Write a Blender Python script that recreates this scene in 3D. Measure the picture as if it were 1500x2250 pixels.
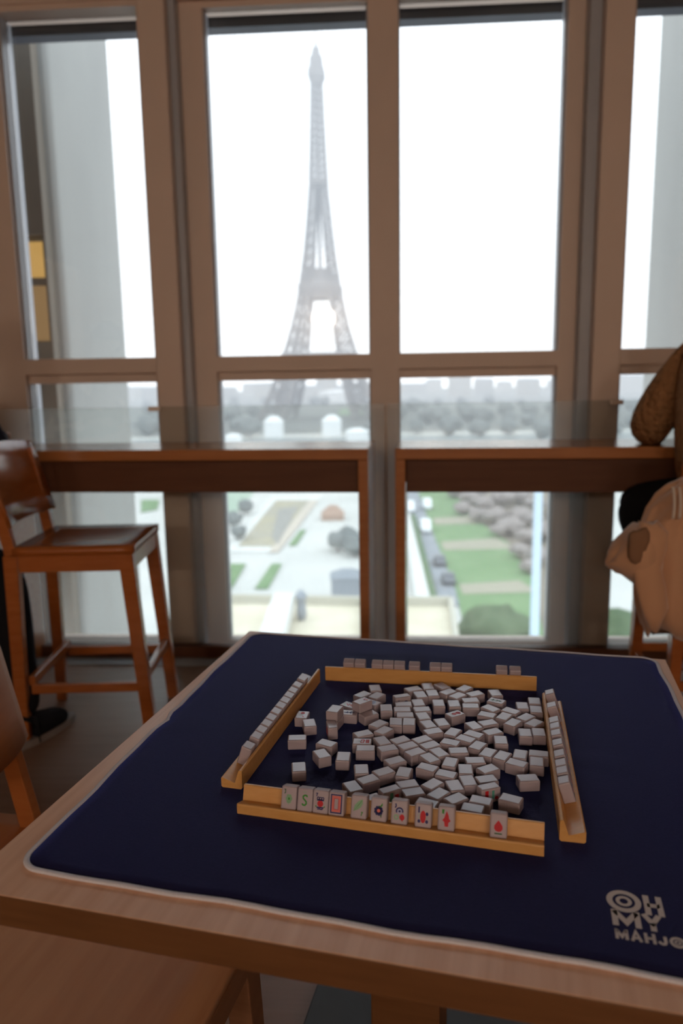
import bpy, bmesh, math, random
from mathutils import Vector, Matrix, noise as mnoise
R = math.radians
PI = math.pi
for o in list(bpy.data.objects): bpy.data.objects.remove(o)
SC = bpy.context.scene
COL = SC.collection

# ------------------------------------------------------------------ camera
F_PX, PITCH, ROLL, CAM_Z = 1650.0, 0.16872, -0.016, 1.35
_f = Vector((0, math.cos(PITCH), -math.sin(PITCH)))
_u0 = Vector((0, math.sin(PITCH), math.cos(PITCH)))
_r0 = Vector((1, 0, 0))
_r = _r0*math.cos(ROLL) + _u0*math.sin(ROLL)
_u = -_r0*math.sin(ROLL) + _u0*math.cos(ROLL)
cd = bpy.data.cameras.new('camera')
cam = bpy.data.objects.new('camera', cd); COL.objects.link(cam)
M = Matrix.Identity(4)
for i in range(3):
    M[i][0], M[i][1], M[i][2] = _r[i], _u[i], -_f[i]
M[2][3] = CAM_Z
cam.matrix_world = M
cd.sensor_fit = 'VERTICAL'; cd.sensor_height = 36.0
cd.lens = F_PX/2250*36.0
cd.clip_start = 0.05; cd.clip_end = 9000
cd.dof.use_dof = True; cd.dof.focus_distance = 1.21; cd.dof.aperture_fstop = 2.8
SC.camera = cam

# ------------------------------------------------------------------ sky, exposure
W = bpy.data.worlds.new('overcast_sky'); SC.world = W
W.use_nodes = True
nt = W.node_tree; nt.nodes.clear()
wo = nt.nodes.new('ShaderNodeOutputWorld'); bg = nt.nodes.new('ShaderNodeBackground')
tc = nt.nodes.new('ShaderNodeTexCoord'); sp_ = nt.nodes.new('ShaderNodeSeparateXYZ'); cr_ = nt.nodes.new('ShaderNodeValToRGB')
nt.links.new(tc.outputs['Generated'], sp_.inputs[0]); nt.links.new(sp_.outputs['Z'], cr_.inputs[0])
cr_.color_ramp.elements[0].position = 0.0; cr_.color_ramp.elements[0].color = (.86, .91, 1.0, 1)
cr_.color_ramp.elements[1].position = 0.9; cr_.color_ramp.elements[1].color = (.80, .89, 1.0, 1)
nt.links.new(cr_.outputs[0], bg.inputs[0]); bg.inputs[1].default_value = 3.3
nt.links.new(bg.outputs[0], wo.inputs[0])
vs = SC.view_settings
vs.view_transform = 'Standard'; vs.look = 'None'; vs.exposure = 0.0; vs.gamma = 1.0; vs.use_curve_mapping = False
cy = SC.cycles
cy.use_denoising = True
cy.max_bounces = 7; cy.diffuse_bounces = 4; cy.glossy_bounces = 3; cy.transmission_bounces = 4
cy.transparent_max_bounces = 12; cy.volume_bounces = 0
cy.caustics_reflective = False; cy.caustics_refractive = False
cy.sample_clamp_indirect = 4.0
cy.use_adaptive_sampling = True; cy.adaptive_threshold = 0.03

# warm point lights added unseen behind the camera, for lamplight on the frames
def fill_lamp(x, y, z, power, radius=.17, color=(1, .86, .72)):
    l = bpy.data.lights.new('fill_light', 'POINT'); l.shadow_soft_size = radius
    l.energy = power; l.color = color
    o = bpy.data.objects.new('fill_light', l); COL.objects.link(o); o.location = (x, y, z)
    return o
for x in (-2.4, -1.2, .4, 1.6):
    for y in (-4.2, -6.4): fill_lamp(x, y, 2.35, 48)

# ------------------------------------------------------------------ helpers
def px(x, y, Y=None, z=None):
    """world point where the sight line of photo pixel (x, y) meets the plane at depth Y or at height z"""
    d = _f + _r*((x-750)/F_PX) - _u*((y-1125)/F_PX)
    t = Y/d.y if Y is not None else (z-CAM_Z)/d.z
    p = d*t; p.z += CAM_Z
    return p

_mats = {}
def mat(name, col, rough=.5, spec=.5, col2=None, scale=8.0, stretch=(1, 1, 1), amt=1.0, bump=0.0, bscale=None, metal=0.0, coat=0.0, sheen=0.0, detail=4.0):
    if name in _mats: return _mats[name]
    m = bpy.data.materials.new(name); m.use_nodes = True
    t = m.node_tree; b = t.nodes['Principled BSDF']
    b.inputs['Roughness'].default_value = rough
    b.inputs['Specular IOR Level'].default_value = spec
    b.inputs['Metallic'].default_value = metal
    b.inputs['Coat Weight'].default_value = coat
    b.inputs['Sheen Weight'].default_value = sheen
    b.inputs['Base Color'].default_value = (*col, 1)
    c2 = col2 or tuple(min(1, c*1.06) for c in col)
    tx = t.nodes.new('ShaderNodeTexCoord'); mp = t.nodes.new('ShaderNodeMapping'); nz = t.nodes.new('ShaderNodeTexNoise'); rp = t.nodes.new('ShaderNodeValToRGB')
    mp.inputs['Scale'].default_value = stretch
    nz.inputs['Scale'].default_value = scale; nz.inputs['Detail'].default_value = detail
    t.links.new(tx.outputs['Object'], mp.inputs[0]); t.links.new(mp.outputs[0], nz.inputs['Vector'])
    rp.color_ramp.elements[0].color = (*col, 1); rp.color_ramp.elements[1].color = (*c2, 1)
    rp.color_ramp.elements[0].position = .5-.25*amt if amt < 1 else .3; rp.color_ramp.elements[1].position = .7
    t.links.new(nz.outputs['Fac'], rp.inputs[0]); t.links.new(rp.outputs[0], b.inputs['Base Color'])
    if bump:
        bp = t.nodes.new('ShaderNodeBump'); bp.inputs['Strength'].default_value = bump; bp.inputs['Distance'].default_value = .004
        if bscale:
            n2 = t.nodes.new('ShaderNodeTexNoise'); n2.inputs['Scale'].default_value = bscale
            t.links.new(mp.outputs[0], n2.inputs['Vector']); t.links.new(n2.outputs['Fac'], bp.inputs['Height'])
        else: t.links.new(nz.outputs['Fac'], bp.inputs['Height'])
        t.links.new(bp.outputs[0], b.inputs['Normal'])
    _mats[name] = m
    return m

def glass_mat(name, tint=(1, 1, 1), ior=1.5, gloss=1.0):
    m = bpy.data.materials.new(name); m.use_nodes = True
    t = m.node_tree; t.nodes.clear()
    out = t.nodes.new('ShaderNodeOutputMaterial'); mx = t.nodes.new('ShaderNodeMixShader')
    tr = t.nodes.new('ShaderNodeBsdfTransparent'); gl = t.nodes.new('ShaderNodeBsdfGlossy'); fr = t.nodes.new('ShaderNodeFresnel')
    tr.inputs[0].default_value = (*tint, 1); gl.inputs['Roughness'].default_value = .02
    gl.inputs[0].default_value = (gloss, gloss, gloss, 1)
    fr.inputs[0].default_value = ior
    t.links.new(fr.outputs[0], mx.inputs[0]); t.links.new(tr.outputs[0], mx.inputs[1]); t.links.new(gl.outputs[0], mx.inputs[2])
    t.links.new(mx.outputs[0], out.inputs[0])
    return m

def obj(name, bm, m, parent=None, smooth=False, loc=None):
    me = bpy.data.meshes.new(name); bm.normal_update(); bm.to_mesh(me); bm.free()
    for mm in (m if isinstance(m, (list, tuple)) else [m]): me.materials.append(mm)
    if smooth:
        for p in me.polygons: p.use_smooth = True
    o = bpy.data.objects.new(name, me); COL.objects.link(o)
    if parent: o.parent = parent
    if loc: o.location = loc
    return o
def tag(o, label=None, cat=None, group=None, kind=None):
    if label: o['label'] = label
    if cat: o['category'] = cat
    if group: o['group'] = group
    if kind: o['kind'] = kind
    return o
def empty(name, loc=(0, 0, 0), rz=0.0, **k):
    o = bpy.data.objects.new(name, None); COL.objects.link(o)
    o.location = loc; o.rotation_euler = (0, 0, rz); o.empty_display_size = .05
    tag(o, **k)
    return o
def B(): return bmesh.new()
def box(bm, x0, x1, y0, y1, z0, z1, mi=0):
    v = [bm.verts.new(p) for p in ((x0, y0, z0), (x1, y0, z0), (x1, y1, z0), (x0, y1, z0), (x0, y0, z1), (x1, y0, z1), (x1, y1, z1), (x0, y1, z1))]
    for f in ((0, 3, 2, 1), (4, 5, 6, 7), (0, 1, 5, 4), (1, 2, 6, 5), (2, 3, 7, 6), (3, 0, 4, 7)):
        bm.faces.new([v[i] for i in f]).material_index = mi
    return v
def bevel(bm, w, seg=2):
    bmesh.ops.bevel(bm, geom=list(bm.edges), offset=w, segments=seg, profile=.5, affect='EDGES', clamp_overlap=True)
    return bm
def bbox(x0, x1, y0, y1, z0, z1, bv=0.0, seg=2):
    bm = B(); box(bm, x0, x1, y0, y1, z0, z1)
    if bv: bevel(bm, bv, seg)
    return bm
def bar(bm, a, b, wx, wy, up=(0, 0, 1), wx2=None, wy2=None):
    """a square-section bar from a to b, wx across, wy in the second direction"""
    a, b = Vector(a), Vector(b); d = (b-a).normalized(); up = Vector(up)
    s = d.cross(up)
    if s.length < 1e-4: s = d.cross(Vector((1, 0, 0)))
    s.normalize(); t = s.cross(d).normalized()
    wx2 = wx2 or wx; wy2 = wy2 or wy
    v = []
    for p, w1, w2 in ((a, wx, wy), (b, wx2, wy2)):
        for i, j in ((-1, -1), (1, -1), (1, 1), (-1, 1)): v.append(bm.verts.new(p + s*(i*w1/2) + t*(j*w2/2)))
    for f in ((0, 3, 2, 1), (4, 5, 6, 7), (0, 1, 5, 4), (1, 2, 6, 5), (2, 3, 7, 6), (3, 0, 4, 7)): bm.faces.new([v[i] for i in f])
def prism(pts, z0, z1, bm=None):
    """vertical prism over a counter-clockwise outline"""
    bm = bm or B(); n = len(pts)
    a = [bm.verts.new((p[0], p[1], z0)) for p in pts]; b = [bm.verts.new((p[0], p[1], z1)) for p in pts]
    bm.faces.new(a[::-1]); bm.faces.new(b)
    for i in range(n): bm.faces.new((a[i], a[(i+1) % n], b[(i+1) % n], b[i]))
    bmesh.ops.recalc_face_normals(bm, faces=list(bm.faces))
    return bm
def rings(bm, rs, cap=True, closed=True):
    """loft through rings (lists of points)"""
    vs_ = [[bm.verts.new(p) for p in r] for r in rs]
    n = len(rs[0])
    for i in range(len(vs_)-1):
        for j in range(n if closed else n-1):
            bm.faces.new((vs_[i][j], vs_[i][(j+1) % n], vs_[i+1][(j+1) % n], vs_[i+1][j]))
    if cap:
        bm.faces.new(vs_[0][::-1]); bm.faces.new(vs_[-1])
    bmesh.ops.recalc_face_normals(bm, faces=list(bm.faces))
    return bm
def struct(o): o['kind'] = 'structure'; return o
def copy_tree(o, parent=None):
    c = o.copy(); COL.objects.link(c); c.parent = parent
    for ch in [x for x in bpy.data.objects if x.parent == o]: copy_tree(ch, c)
    return c

# ------------------------------------------------------------------ materials
frame_m = mat('painted_frame', (.74, .585, .495), .45, .4, (.77, .61, .52), 3)
seal_m = mat('grey_seal', (.42, .43, .47), .35, .5)
wall_m = mat('warm_plaster', (.62, .50, .40), .8, .2, (.66, .54, .43), 2)
ceil_m = mat('ceiling_paint', (.30, .27, .25), .8, .2)
floor_m = mat('floor_planks', (.23, .13, .085), .36, .45, (.29, .175, .12), 3, (1, 14, 1), bump=.05)
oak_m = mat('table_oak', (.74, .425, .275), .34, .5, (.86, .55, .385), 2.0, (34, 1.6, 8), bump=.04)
oakshade_m = mat('table_shade_oak', (.125, .05, .017), .45, .35, (.16, .068, .025), 2.5, (3, 3, 34))  # the tabletop's oak darkened, shade put into the colour of edge and column
orange_m = mat('lacquered_orange_wood', (.38, .105, .022), .22, .5, (.43, .13, .032), 3, (4, 4, 22))
seatwood_m = mat('seat_veneer', (.47, .23, .115), .4, .4, (.54, .285, .15), 2.6, (1.5, 16, 10))
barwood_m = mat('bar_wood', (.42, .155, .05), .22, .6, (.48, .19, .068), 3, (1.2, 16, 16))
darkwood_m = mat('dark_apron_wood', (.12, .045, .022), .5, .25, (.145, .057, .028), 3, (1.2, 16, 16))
bamboo_m = mat('bamboo', (.68, .345, .105), .33, .45, (.74, .40, .14), 5, (1.2, 26, 26))
tile_m = mat('tile_resin', (.45, .38, .425), .25, .5, (.475, .40, .445), 12)
navy_m = mat('navy_mat_cloth', (.013, .0125, .047), .72, .10, (.016, .0155, .056), 420, bump=.12, sheen=.32)
_b = navy_m.node_tree.nodes['Principled BSDF']; _b.inputs['Sheen Tint'].default_value = (.12, .17, .75, 1); _b.inputs['Sheen Roughness'].default_value = .45
bind_m = mat('white_stitching', (.92, .89, .95), .8, .2, (.74, .71, .77), 900, bump=.4)
print_m = mat('printed_ink', (.62, .56, .55), .7, .2)
steel_m = mat('floor_grille_metal', (.50, .55, .60), .35, .5, metal=.6)
black_m = mat('black_cloth', (.012, .012, .015), .9, .2, bump=.2, bscale=60)
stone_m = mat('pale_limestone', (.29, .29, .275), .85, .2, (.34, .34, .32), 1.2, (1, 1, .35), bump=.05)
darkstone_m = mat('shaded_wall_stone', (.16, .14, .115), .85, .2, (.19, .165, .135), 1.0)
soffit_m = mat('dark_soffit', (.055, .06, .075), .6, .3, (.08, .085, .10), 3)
glass_m = glass_mat('window_glass', (.985, .995, .99))
rail_glass_m = glass_mat('balustrade_glass', (.98, .995, .985), 1.5)
_t = rail_glass_m.node_tree; _o = _t.nodes['Material Output']; _old = _o.inputs[0].links[0].from_socket        # translucent share added as a pale veil, for light reflected off the sheets
_mx = _t.nodes.new('ShaderNodeMixShader'); _mx.inputs[0].default_value = .10; _tl = _t.nodes.new('ShaderNodeBsdfTranslucent'); _tl.inputs[0].default_value = (.8, .8, .78, 1)
_t.links.new(_old, _mx.inputs[1]); _t.links.new(_tl.outputs[0], _mx.inputs[2]); _t.links.new(_mx.outputs[0], _o.inputs[0])
glint_m = mat('glint_metal', (.7, .6, .52), .35, .5, metal=.7)

# ------------------------------------------------------------------ room shell
FA = math.atan(.06)                      # the facade is turned a little from the camera's axis
FE, FN = Vector((math.cos(FA), -math.sin(FA), 0)), Vector((math.sin(FA), math.cos(FA), 0))
FO = Vector((0, 3.78, 0))
FMAT = Matrix.Translation(FO) @ Matrix.Rotation(-FA, 4, 'Z')
def fac(o): o.matrix_world = FMAT; return o
U0, U1 = -4.6, 4.6
fl = struct(obj('floor', bbox(U0, U1, -8.2, -.02, -.12, 0), floor_m)); fac(fl)
ce = struct(obj('ceiling', bbox(U0, U1, -8.2, .3, 3.2, 3.35), ceil_m)); fac(ce)
for nm, (a, b, c, d_) in {'wall_left': (U0-.12, U0, -8.2, -.0), 'wall_right': (U1, U1+.12, -8.2, -.0), 'wall_back': (U0-.12, U1+.12, -8.32, -8.2)}.items():
    fac(struct(obj(nm, bbox(a, b, c, d_, 0, 3.2), wall_m)))
bm = B(); box(bm, U0-.12, U1+.12, -.06, .10, 3.10, 3.35)
fac(struct(obj('wall_front', bm, frame_m)))

# windows: each one a frame of stiles and rails with an upper and a lower pane
Z0, ZT0, ZT1, Z1 = .02, 1.375, 1.495, 3.075
def window(n, u0, u1, sl, sr, base=-.02):
    """u0..u1 visible glass; sl, sr widths of the left and right stile; base = inner face (towards the room is negative)"""
    w = fac(struct(bpy.data.objects.new('window_%d' % n, None))); COL.objects.link(w)
    d0, d1 = base, .09
    bm = B()
    box(bm, u0-sl, u0, d0, d1, 0, 3.12); box(bm, u1, u1+sr, d0, d1, 0, 3.12)
    f = obj('frame', bm, frame_m, w)
    bm = B(); box(bm, u0, u1, d0, d1, Z1, 3.12); obj('top_rail', bm, frame_m, w)
    bm = B(); box(bm, u0, u1, d0, d1, ZT0+.045, ZT1); box(bm, u0, u1, d0+.04, d1, ZT0, ZT0+.045); obj('transom', bm, frame_m, w)
    bm = B(); box(bm, u0, u1, d0, d1, 0, Z0); obj('bottom_rail', bm, frame_m, w)
    # inner glazing beads
    bm = B()
    for za, zb in ((Z0, ZT0), (ZT1, Z1)):
        box(bm, u0, u0+.008, d0+.03, d1, za, zb); box(bm, u1-.008, u1, d0+.03, d1, za, zb)
    obj('glazing_bead', bm, seal_m, w)
    bm = B(); box(bm, u0+.008, u1-.008, .045, .051, ZT1, Z1); obj('upper_pane', bm, glass_m, w)
    bm = B(); box(bm, u0+.008, u1-.008, .045, .051, Z0, ZT0); obj('lower_pane', bm, glass_m, w)
    return w
window(1, -2.62, -1.745, .10, .03, -.05)
window(2, -1.570, -.906, .145, .03, -.05)
window(3, -.611, .156, .109, .0695, .0)
window(4, .295, 1.063, .0695, .079, .0)
window(5, 1.349, 2.03, .03, .145, -.05)
window(6, 2.20, 3.05, .025, .10, -.05)
for n, (a, b) in enumerate(((-.876, -.752), (1.194, 1.319)), 1):    # posts standing proud of the frames
    bm = bbox(a, b, -.135, .09, 0, 3.1, .004)
    fac(struct(obj('trim_%d' % n, bm, frame_m)))
for n, (a, b) in enumerate(((-.752, -.72), (1.142, 1.194)), 3):     # pale gasket strips beside the posts
    bm = B(); box(bm, a, b, -.075, .05, 0, 3.1)
    m_ = seal_m
    fac(struct(obj('trim_%d' % n, bm, m_)))
for n, (a, b) in enumerate(((-4.6, -2.72), (3.15, 4.6)), 5):
    bm = B(); box(bm, a, b, -.05, .09, 0, 3.1); fac(struct(obj('trim_%d' % n, bm, frame_m)))

# glass balustrade behind the bar: two sheets in a floor channel
gb = empty('glass_balustrade', FO + FN*(-.17), -FA, label='waist-high clear glass balustrade standing between the bars and the windows', cat='balustrade')
for a, b in ((-3.6, .222), (.234, 3.6)):
    obj('glass_sheet', bbox(a, b, -.006, .006, .05, 1.255, .001, 1), rail_glass_m, gb)
obj('base_channel', bbox(-3.6, 3.6, -.035, .035, 0, .055, .004), darkwood_m, gb)
for a in (-.915, 1.27):
    obj('lamp_glint', bbox(a, a+.06, -.014, .014, 1.235, 1.258, .002), glint_m, gb)  # small metal bars put in for lamp streaks reflected in the glass
# ventilation grille let into the floor
gr = empty('floor_grille', FO + FN*(-.25), -FA, label='long pale metal ventilation grille on the floor before the glass balustrade', cat='grille')
obj('grille_frame', bbox(-4.0, 4.0, -.075, .02, 0, .006, .001, 1), steel_m, gr)
bm = B()
for i in range(7): box(bm, -4.0, 4.0, -.068+i*.0125, -.063+i*.0125, .006, .009)
obj('grille_bars', bm, steel_m, gr)

# ------------------------------------------------------------------ bars along the window
def bar_counter(x0, yaw, width, leg_at, label):
    """origin at the front corner beside the gap; extends +x when width > 0, -x otherwise"""
    o = empty('bar_counter', (x0[0], x0[1], 0), yaw, label=label, cat='bar counter', group='wooden bar counters along the window')
    a, b = min(0, width), max(0, width)
    H = 1.085
    obj('counter_top', bbox(a, b, 0, .43, H-.046, H, .003), barwood_m, o)
    s = 1 if width > 0 else -1
    for xx in (0, width-s*.042):
        lo, hi = min(xx, xx+s*.042), max(xx, xx+s*.042)
        obj('side_panel', bbox(lo, hi, .0, .43, 0, H-.0465, .003), barwood_m, o)
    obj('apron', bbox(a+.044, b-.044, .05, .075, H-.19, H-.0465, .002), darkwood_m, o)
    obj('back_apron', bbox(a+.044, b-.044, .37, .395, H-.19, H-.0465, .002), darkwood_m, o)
    return o
pL, pR = px(808, 986, z=1.085), px(868, 986, z=1.085)
yb = R(-6.5)
bar_counter((pL.x, 3.10), yb, -1.75, 0, 'left wooden bar counter, its open end leg by the gap below the tower')
bar_counter((pR.x, 3.094), yb, 2.6, 0, 'right wooden bar counter where the person in the knit sweater leans')

# ------------------------------------------------------------------ stools and chairs
def seat_family(name, loc, rz, H, label, cat, group, wood, w=.44, d=.46, back=True, backh=.30, woodseat=None, lean=.0975, gap=.075, poff=.016, rearx=-.011, rw=1.0):
    """front of the seat towards +x; back along -x"""
    o = empty(name, loc, rz, label=label, cat=cat, group=group)
    # dished seat
    bm = B(); n = 8
    top = [[bm.verts.new((-w/2+w*i/n, -d/2+d*j/n, H-.012*(math.cos((j/n-.5)*PI)**1.0)*(math.sin(i/n*PI)**.5 if 0 < i < n else 0))) for j in range(n+1)] for i in range(n+1)]
    bot = [[bm.verts.new((-w/2+w*i/n, -d/2+d*j/n, H-.03)) for j in range(n+1)] for i in range(n+1)]
    for i in range(n):
        for j in range(n):
            bm.faces.new((top[i][j], top[i+1][j], top[i+1][j+1], top[i][j+1])); bm.faces.new((bot[i][j], bot[i][j+1], bot[i+1][j+1], bot[i+1][j]))
    for k in range(n):
        bm.faces.new((top[k][0], bot[k][0], bot[k+1][0], top[k+1][0])); bm.faces.new((top[k+1][n], bot[k+1][n], bot[k][n], top[k][n]))
        bm.faces.new((top[0][k+1], bot[0][k+1], bot[0][k], top[0][k])); bm.faces.new((top[n][k], bot[n][k], bot[n][k+1], top[n][k+1]))
    obj('seat', bm, woodseat or wood, o, True)
    sp = .055*H/.75
    L = .048
    # legs: front pair splay forward, rear pair carry on up as back posts
    for s in (-1, 1):
        y = s*(d/2-L/2-.004)
        bm = B(); bar(bm, (w/2-.03, y, H-.031), (w/2-.03+sp, y+s*.012, 0), L, L*1.15, (1, 0, 0), L*.8, L*.95); bevel(bm, .003, 2); obj('leg', bm, wood, o)
        bm = B(); bar(bm, (-w/2+rearx, y, H-.031), (-w/2+rearx-.008, y+s*.012, 0), L*.9*rw, L*1.1*rw, (1, 0, 0), L*.75*rw, L*.9*rw); bevel(bm, .003, 2); obj('leg', bm, wood, o)
        if not back: continue
        bm = B(); bar(bm, (-w/2+rearx, y, H-.03), (-w/2+.022-lean, y, H+gap+backh-.04), L*.62, L*.9, (1, 0, 0), L*.4, L*.8); bevel(bm, .003, 2); obj('back_post', bm, wood, o)
    ap = .062 if H > .6 else .05
    for s in (-1, 1):
        obj('apron', bbox(-w/2+.02, w/2-.005, s*(d/2)-.011-.0105*s, s*(d/2)+.011-.0105*s, H-.03-ap, H-.0305, .002), wood, o)
    obj('apron', bbox(w/2-.026, w/2-.004, -d/2+.022, d/2-.022, H-.03-ap, H-.0305, .002), wood, o)
    if H > .6:
        zf = .225
        for s in (-1, 1):
            bm = B(); bar(bm, (-w/2+.025, s*(d/2-.02), zf), (w/2-.03+sp*.68, s*(d/2-.02), zf), .024, .036); bevel(bm, .003); obj('foot_rail', bm, wood, o)
        for xx in (w/2-.03+sp*.68, -w/2+.025):
            bm = B(); bar(bm, (xx, -d/2+.02, zf+.03), (xx, d/2-.02, zf+.03), .024, .036); bevel(bm, .003); obj('foot_rail', bm, wood, o)
    if not back: return o
    # curved backrest panel
    bm = B(); n = 12; z0, z1 = H+gap, H+gap+backh
    g = []
    for k in range(5):
        z = z0+(z1-z0)*k/4; xo = -w/2+.022-lean*(z-H+.02)/.355
        row = []
        for j in range(n+1):
            t_ = j/n*2-1; bow = -.045*(1-t_*t_)
            row.append((xo+bow+poff, t_*(d/2+.004), z-.012*abs(t_)**3*(1 if k == 4 else 0)))
        g.append(row)
    F_ = [[bm.verts.new(p) for p in r_] for r_ in g]; K_ = [[bm.verts.new((p[0]-.014, p[1], p[2])) for p in r_] for r_ in g]
    for k in range(4):
        for j in range(n):
            bm.faces.new((F_[k][j], F_[k][j+1], F_[k+1][j+1], F_[k+1][j])); bm.faces.new((K_[k][j+1], K_[k][j], K_[k+1][j], K_[k+1][j+1]))
    for j in range(n):
        bm.faces.new((F_[4][j], F_[4][j+1], K_[4][j+1], K_[4][j])); bm.faces.new((F_[0][j+1], F_[0][j], K_[0][j], K_[0][j+1]))
    for k in range(4):
        bm.faces.new((F_[k][0], F_[k+1][0], K_[k+1][0], K_[k][0])); bm.faces.new((F_[k+1][n], F_[k][n], K_[k][n], K_[k+1][n]))
    bmesh.ops.recalc_face_normals(bm, faces=list(bm.faces))
    obj('backrest', bm, wood, o, True)
    return o
seat_family('bar_stool', (-.997, 2.925, 0), R(1.5), .775, 'empty orange wooden bar stool turned sideways before the left bar', 'bar stool', 'orange wooden bar stools', orange_m)
seat_family('bar_stool', (1.40, 2.74, 0), R(84), .755, 'bar stool under the hanging beige coat at the right', 'bar stool', 'orange wooden bar stools', orange_m)
seat_family('bar_stool', (-1.72, 2.83, 0), R(84), .755, 'bar stool at the far left edge carrying the person in navy', 'bar stool', 'orange wooden bar stools', orange_m)
seat_family('wooden_chair', (-.93, 1.463, 0), R(168.5), .37, 'orange wooden chair at the left frame edge turned away from the game table', 'chair', None, mat('satin_orange_wood', (.40, .125, .032), .5, .3, (.45, .15, .042), 3, (4, 4, 22)), w=.40, d=.36, backh=.27, lean=-.085, gap=.20, poff=-.034, rearx=.01, rw=1.35)
seat_family('low_stool', (-.433, 1.0145, 0), R(75.5), .45, 'low wooden seat with a broad veneer top tucked under the table near edge', 'stool', None, mat('brown_stool_wood', (.20, .09, .045), .45, .35, (.24, .115, .06), 3, (4, 4, 22)), w=.44, d=.46, back=False, woodseat=seatwood_m)

# ------------------------------------------------------------------ game table and mat
TY = R(-14.3)
TE, TN = Vector((math.cos(TY), math.sin(TY), 0)), Vector((-math.sin(TY), math.cos(TY), 0))
def tl(u, v, z=0.0): p = TE*u + TN*v; p.z = z; return p
tc_ = tl(-.1875, 1.181)
tb = empty('game_table', tc_, TY, label='square pale oak table under the navy mat, on one square column', cat='table')
hx, hy = .4805, .495
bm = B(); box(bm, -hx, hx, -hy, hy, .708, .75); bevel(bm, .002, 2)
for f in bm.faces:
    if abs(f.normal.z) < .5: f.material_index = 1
obj('table_top', bm, [oak_m, oakshade_m], tb)
obj('pedestal', bbox(-.06, .06, -.06, .06, .02, .7075, .004), oakshade_m, tb)
obj('base_plate', bbox(-.25, .25, -.25, .25, 0, .02, .004), mat('black_base', (.03, .03, .03), .5), tb)
for s in ((1, 0), (0, 1)):
    pass
bm = B(); bar(bm, (-.36, 0, .69), (.36, 0, .69), .05, .034); bar(bm, (0, -.36, .6905), (0, .36, .6905), .05, .034); obj('under_frame', bm, oakshade_m, tb)

# mat outline in table coordinates (slightly askew on the table), rounded corners
MZ = .7535
C4 = [Vector((-.650, 1.655)), Vector((-.621, .735)), Vector((.286, .726)), Vector((.270, 1.668))]
def mat_outline(inset=0.0, rad=.032):
    pts = []
    cx = sum((c for c in C4), Vector((0, 0)))/4
    for i in range(4):
        p0, p1, p2 = C4[i-1], C4[i], C4[(i+1) % 4]
        a, b = (p0-p1).normalized(), (p2-p1).normalized()
        q = p1 + (a+b)*inset
        c = q + (a+b)*rad
        for k in range(9):
            t = k/8*PI/2
            pts.append(c - b*rad*math.cos(t) - a*rad*math.sin(t))
        # along the edge
        nxt = C4[(i+1) % 4]; d = (nxt-p1); Ln = d.length; nrm = Vector((-d.y, d.x)).normalized()
        for k in range(1, 24):
            t = rad*1.6/Ln + (1-2*rad*1.6/Ln)*k/24
            w = .0016*math.sin(t*17+i*2) + .0010*math.sin(t*41+i)
            if i == 0:   # crease tugs the left edge inward
                w += .007*math.exp(-((t-.54)/.02)**2) - .004*math.exp(-((t-.50)/.02)**2)
            pts.append(p1 + d*t + (a+b)*inset*0 + nrm*(inset+w))
    return pts
def crease(u, v):
    v0 = 1.160 + .018*(u+.65)
    return .0016*math.exp(-((v-v0)/.006)**2) - .0004*math.exp(-((v-v0-.014)/.01)**2)
mt = empty('game_mat', tl(-.18, 1.19, .7502), TY, label='navy blue cloth game mat with white stitched edge covering the table', cat='mat')
def loc_m(u, v, z): return (u+.18, v-1.19, z)
out = mat_outline(.002)
bm = B(); NR = 26
cen = Vector((-.18, 1.19)); grid = []
for k in range(NR+1):
    s = (k/NR)
    grid.append([bm.verts.new(loc_m(*(cen+(p-cen)*s), .0033+crease(*(cen+(p-cen)*s)))) for p in out] if k else None)
n = len(out); c0 = bm.verts.new(loc_m(cen.x, cen.y, .0033+crease(cen.x, cen.y)))
for j in range(n):
    bm.faces.new((c0, grid[1][j], grid[1][(j+1) % n]))
    for k in range(1, NR): bm.faces.new((grid[k][j], grid[k+1][j], grid[k+1][(j+1) % n], grid[k][(j+1) % n]))
low = [bm.verts.new(loc_m(p.x, p.y, .0)) for p in out]
for j in range(n): bm.faces.new((grid[NR][j], low[j], low[(j+1) % n], grid[NR][(j+1) % n]))
bm.faces.new(low[::-1])
bmesh.ops.recalc_face_normals(bm, faces=list(bm.faces))
obj('cloth_sheet', bm, navy_m, mt, True)
# overlock binding: a beaded tube round the edge, one bead per stitch
out = mat_outline(0.0)
dense = []
for i in range(len(out)):
    a, b = out[i], out[(i+1) % len(out)]; k = max(1, int((b-a).length/.0014))
    for q in range(k): dense.append(a+(b-a)*q/k)
bm = B(); rs = []; nd = len(dense)
for i, p in enumerate(dense):
    t = (dense[(i+1) % nd]-dense[i-1]).normalized(); nn_ = Vector((t.y, -t.x))
    rr = 1.0 + (.10 if i % 2 else -.10)
    rs.append([loc_m(*(p+nn_*(.0044*rr*math.cos(a))), max(.0001, .0024+.0026*rr*math.sin(a)+crease(*p)*.8)) for a in [k*PI/3 for k in range(6)]])
V = [[bm.verts.new(q) for q in r_] for r_ in rs]
for i in range(nd):
    for j in range(6): bm.faces.new((V[i][j], V[(i+1) % nd][j], V[(i+1) % nd][(j+1) % 6], V[i][(j+1) % 6]))
bmesh.ops.recalc_face_normals(bm, faces=list(bm.faces))
obj('stitched_binding', bm, bind_m, mt, True)['label'] = 'white stitched edge binding'

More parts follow.
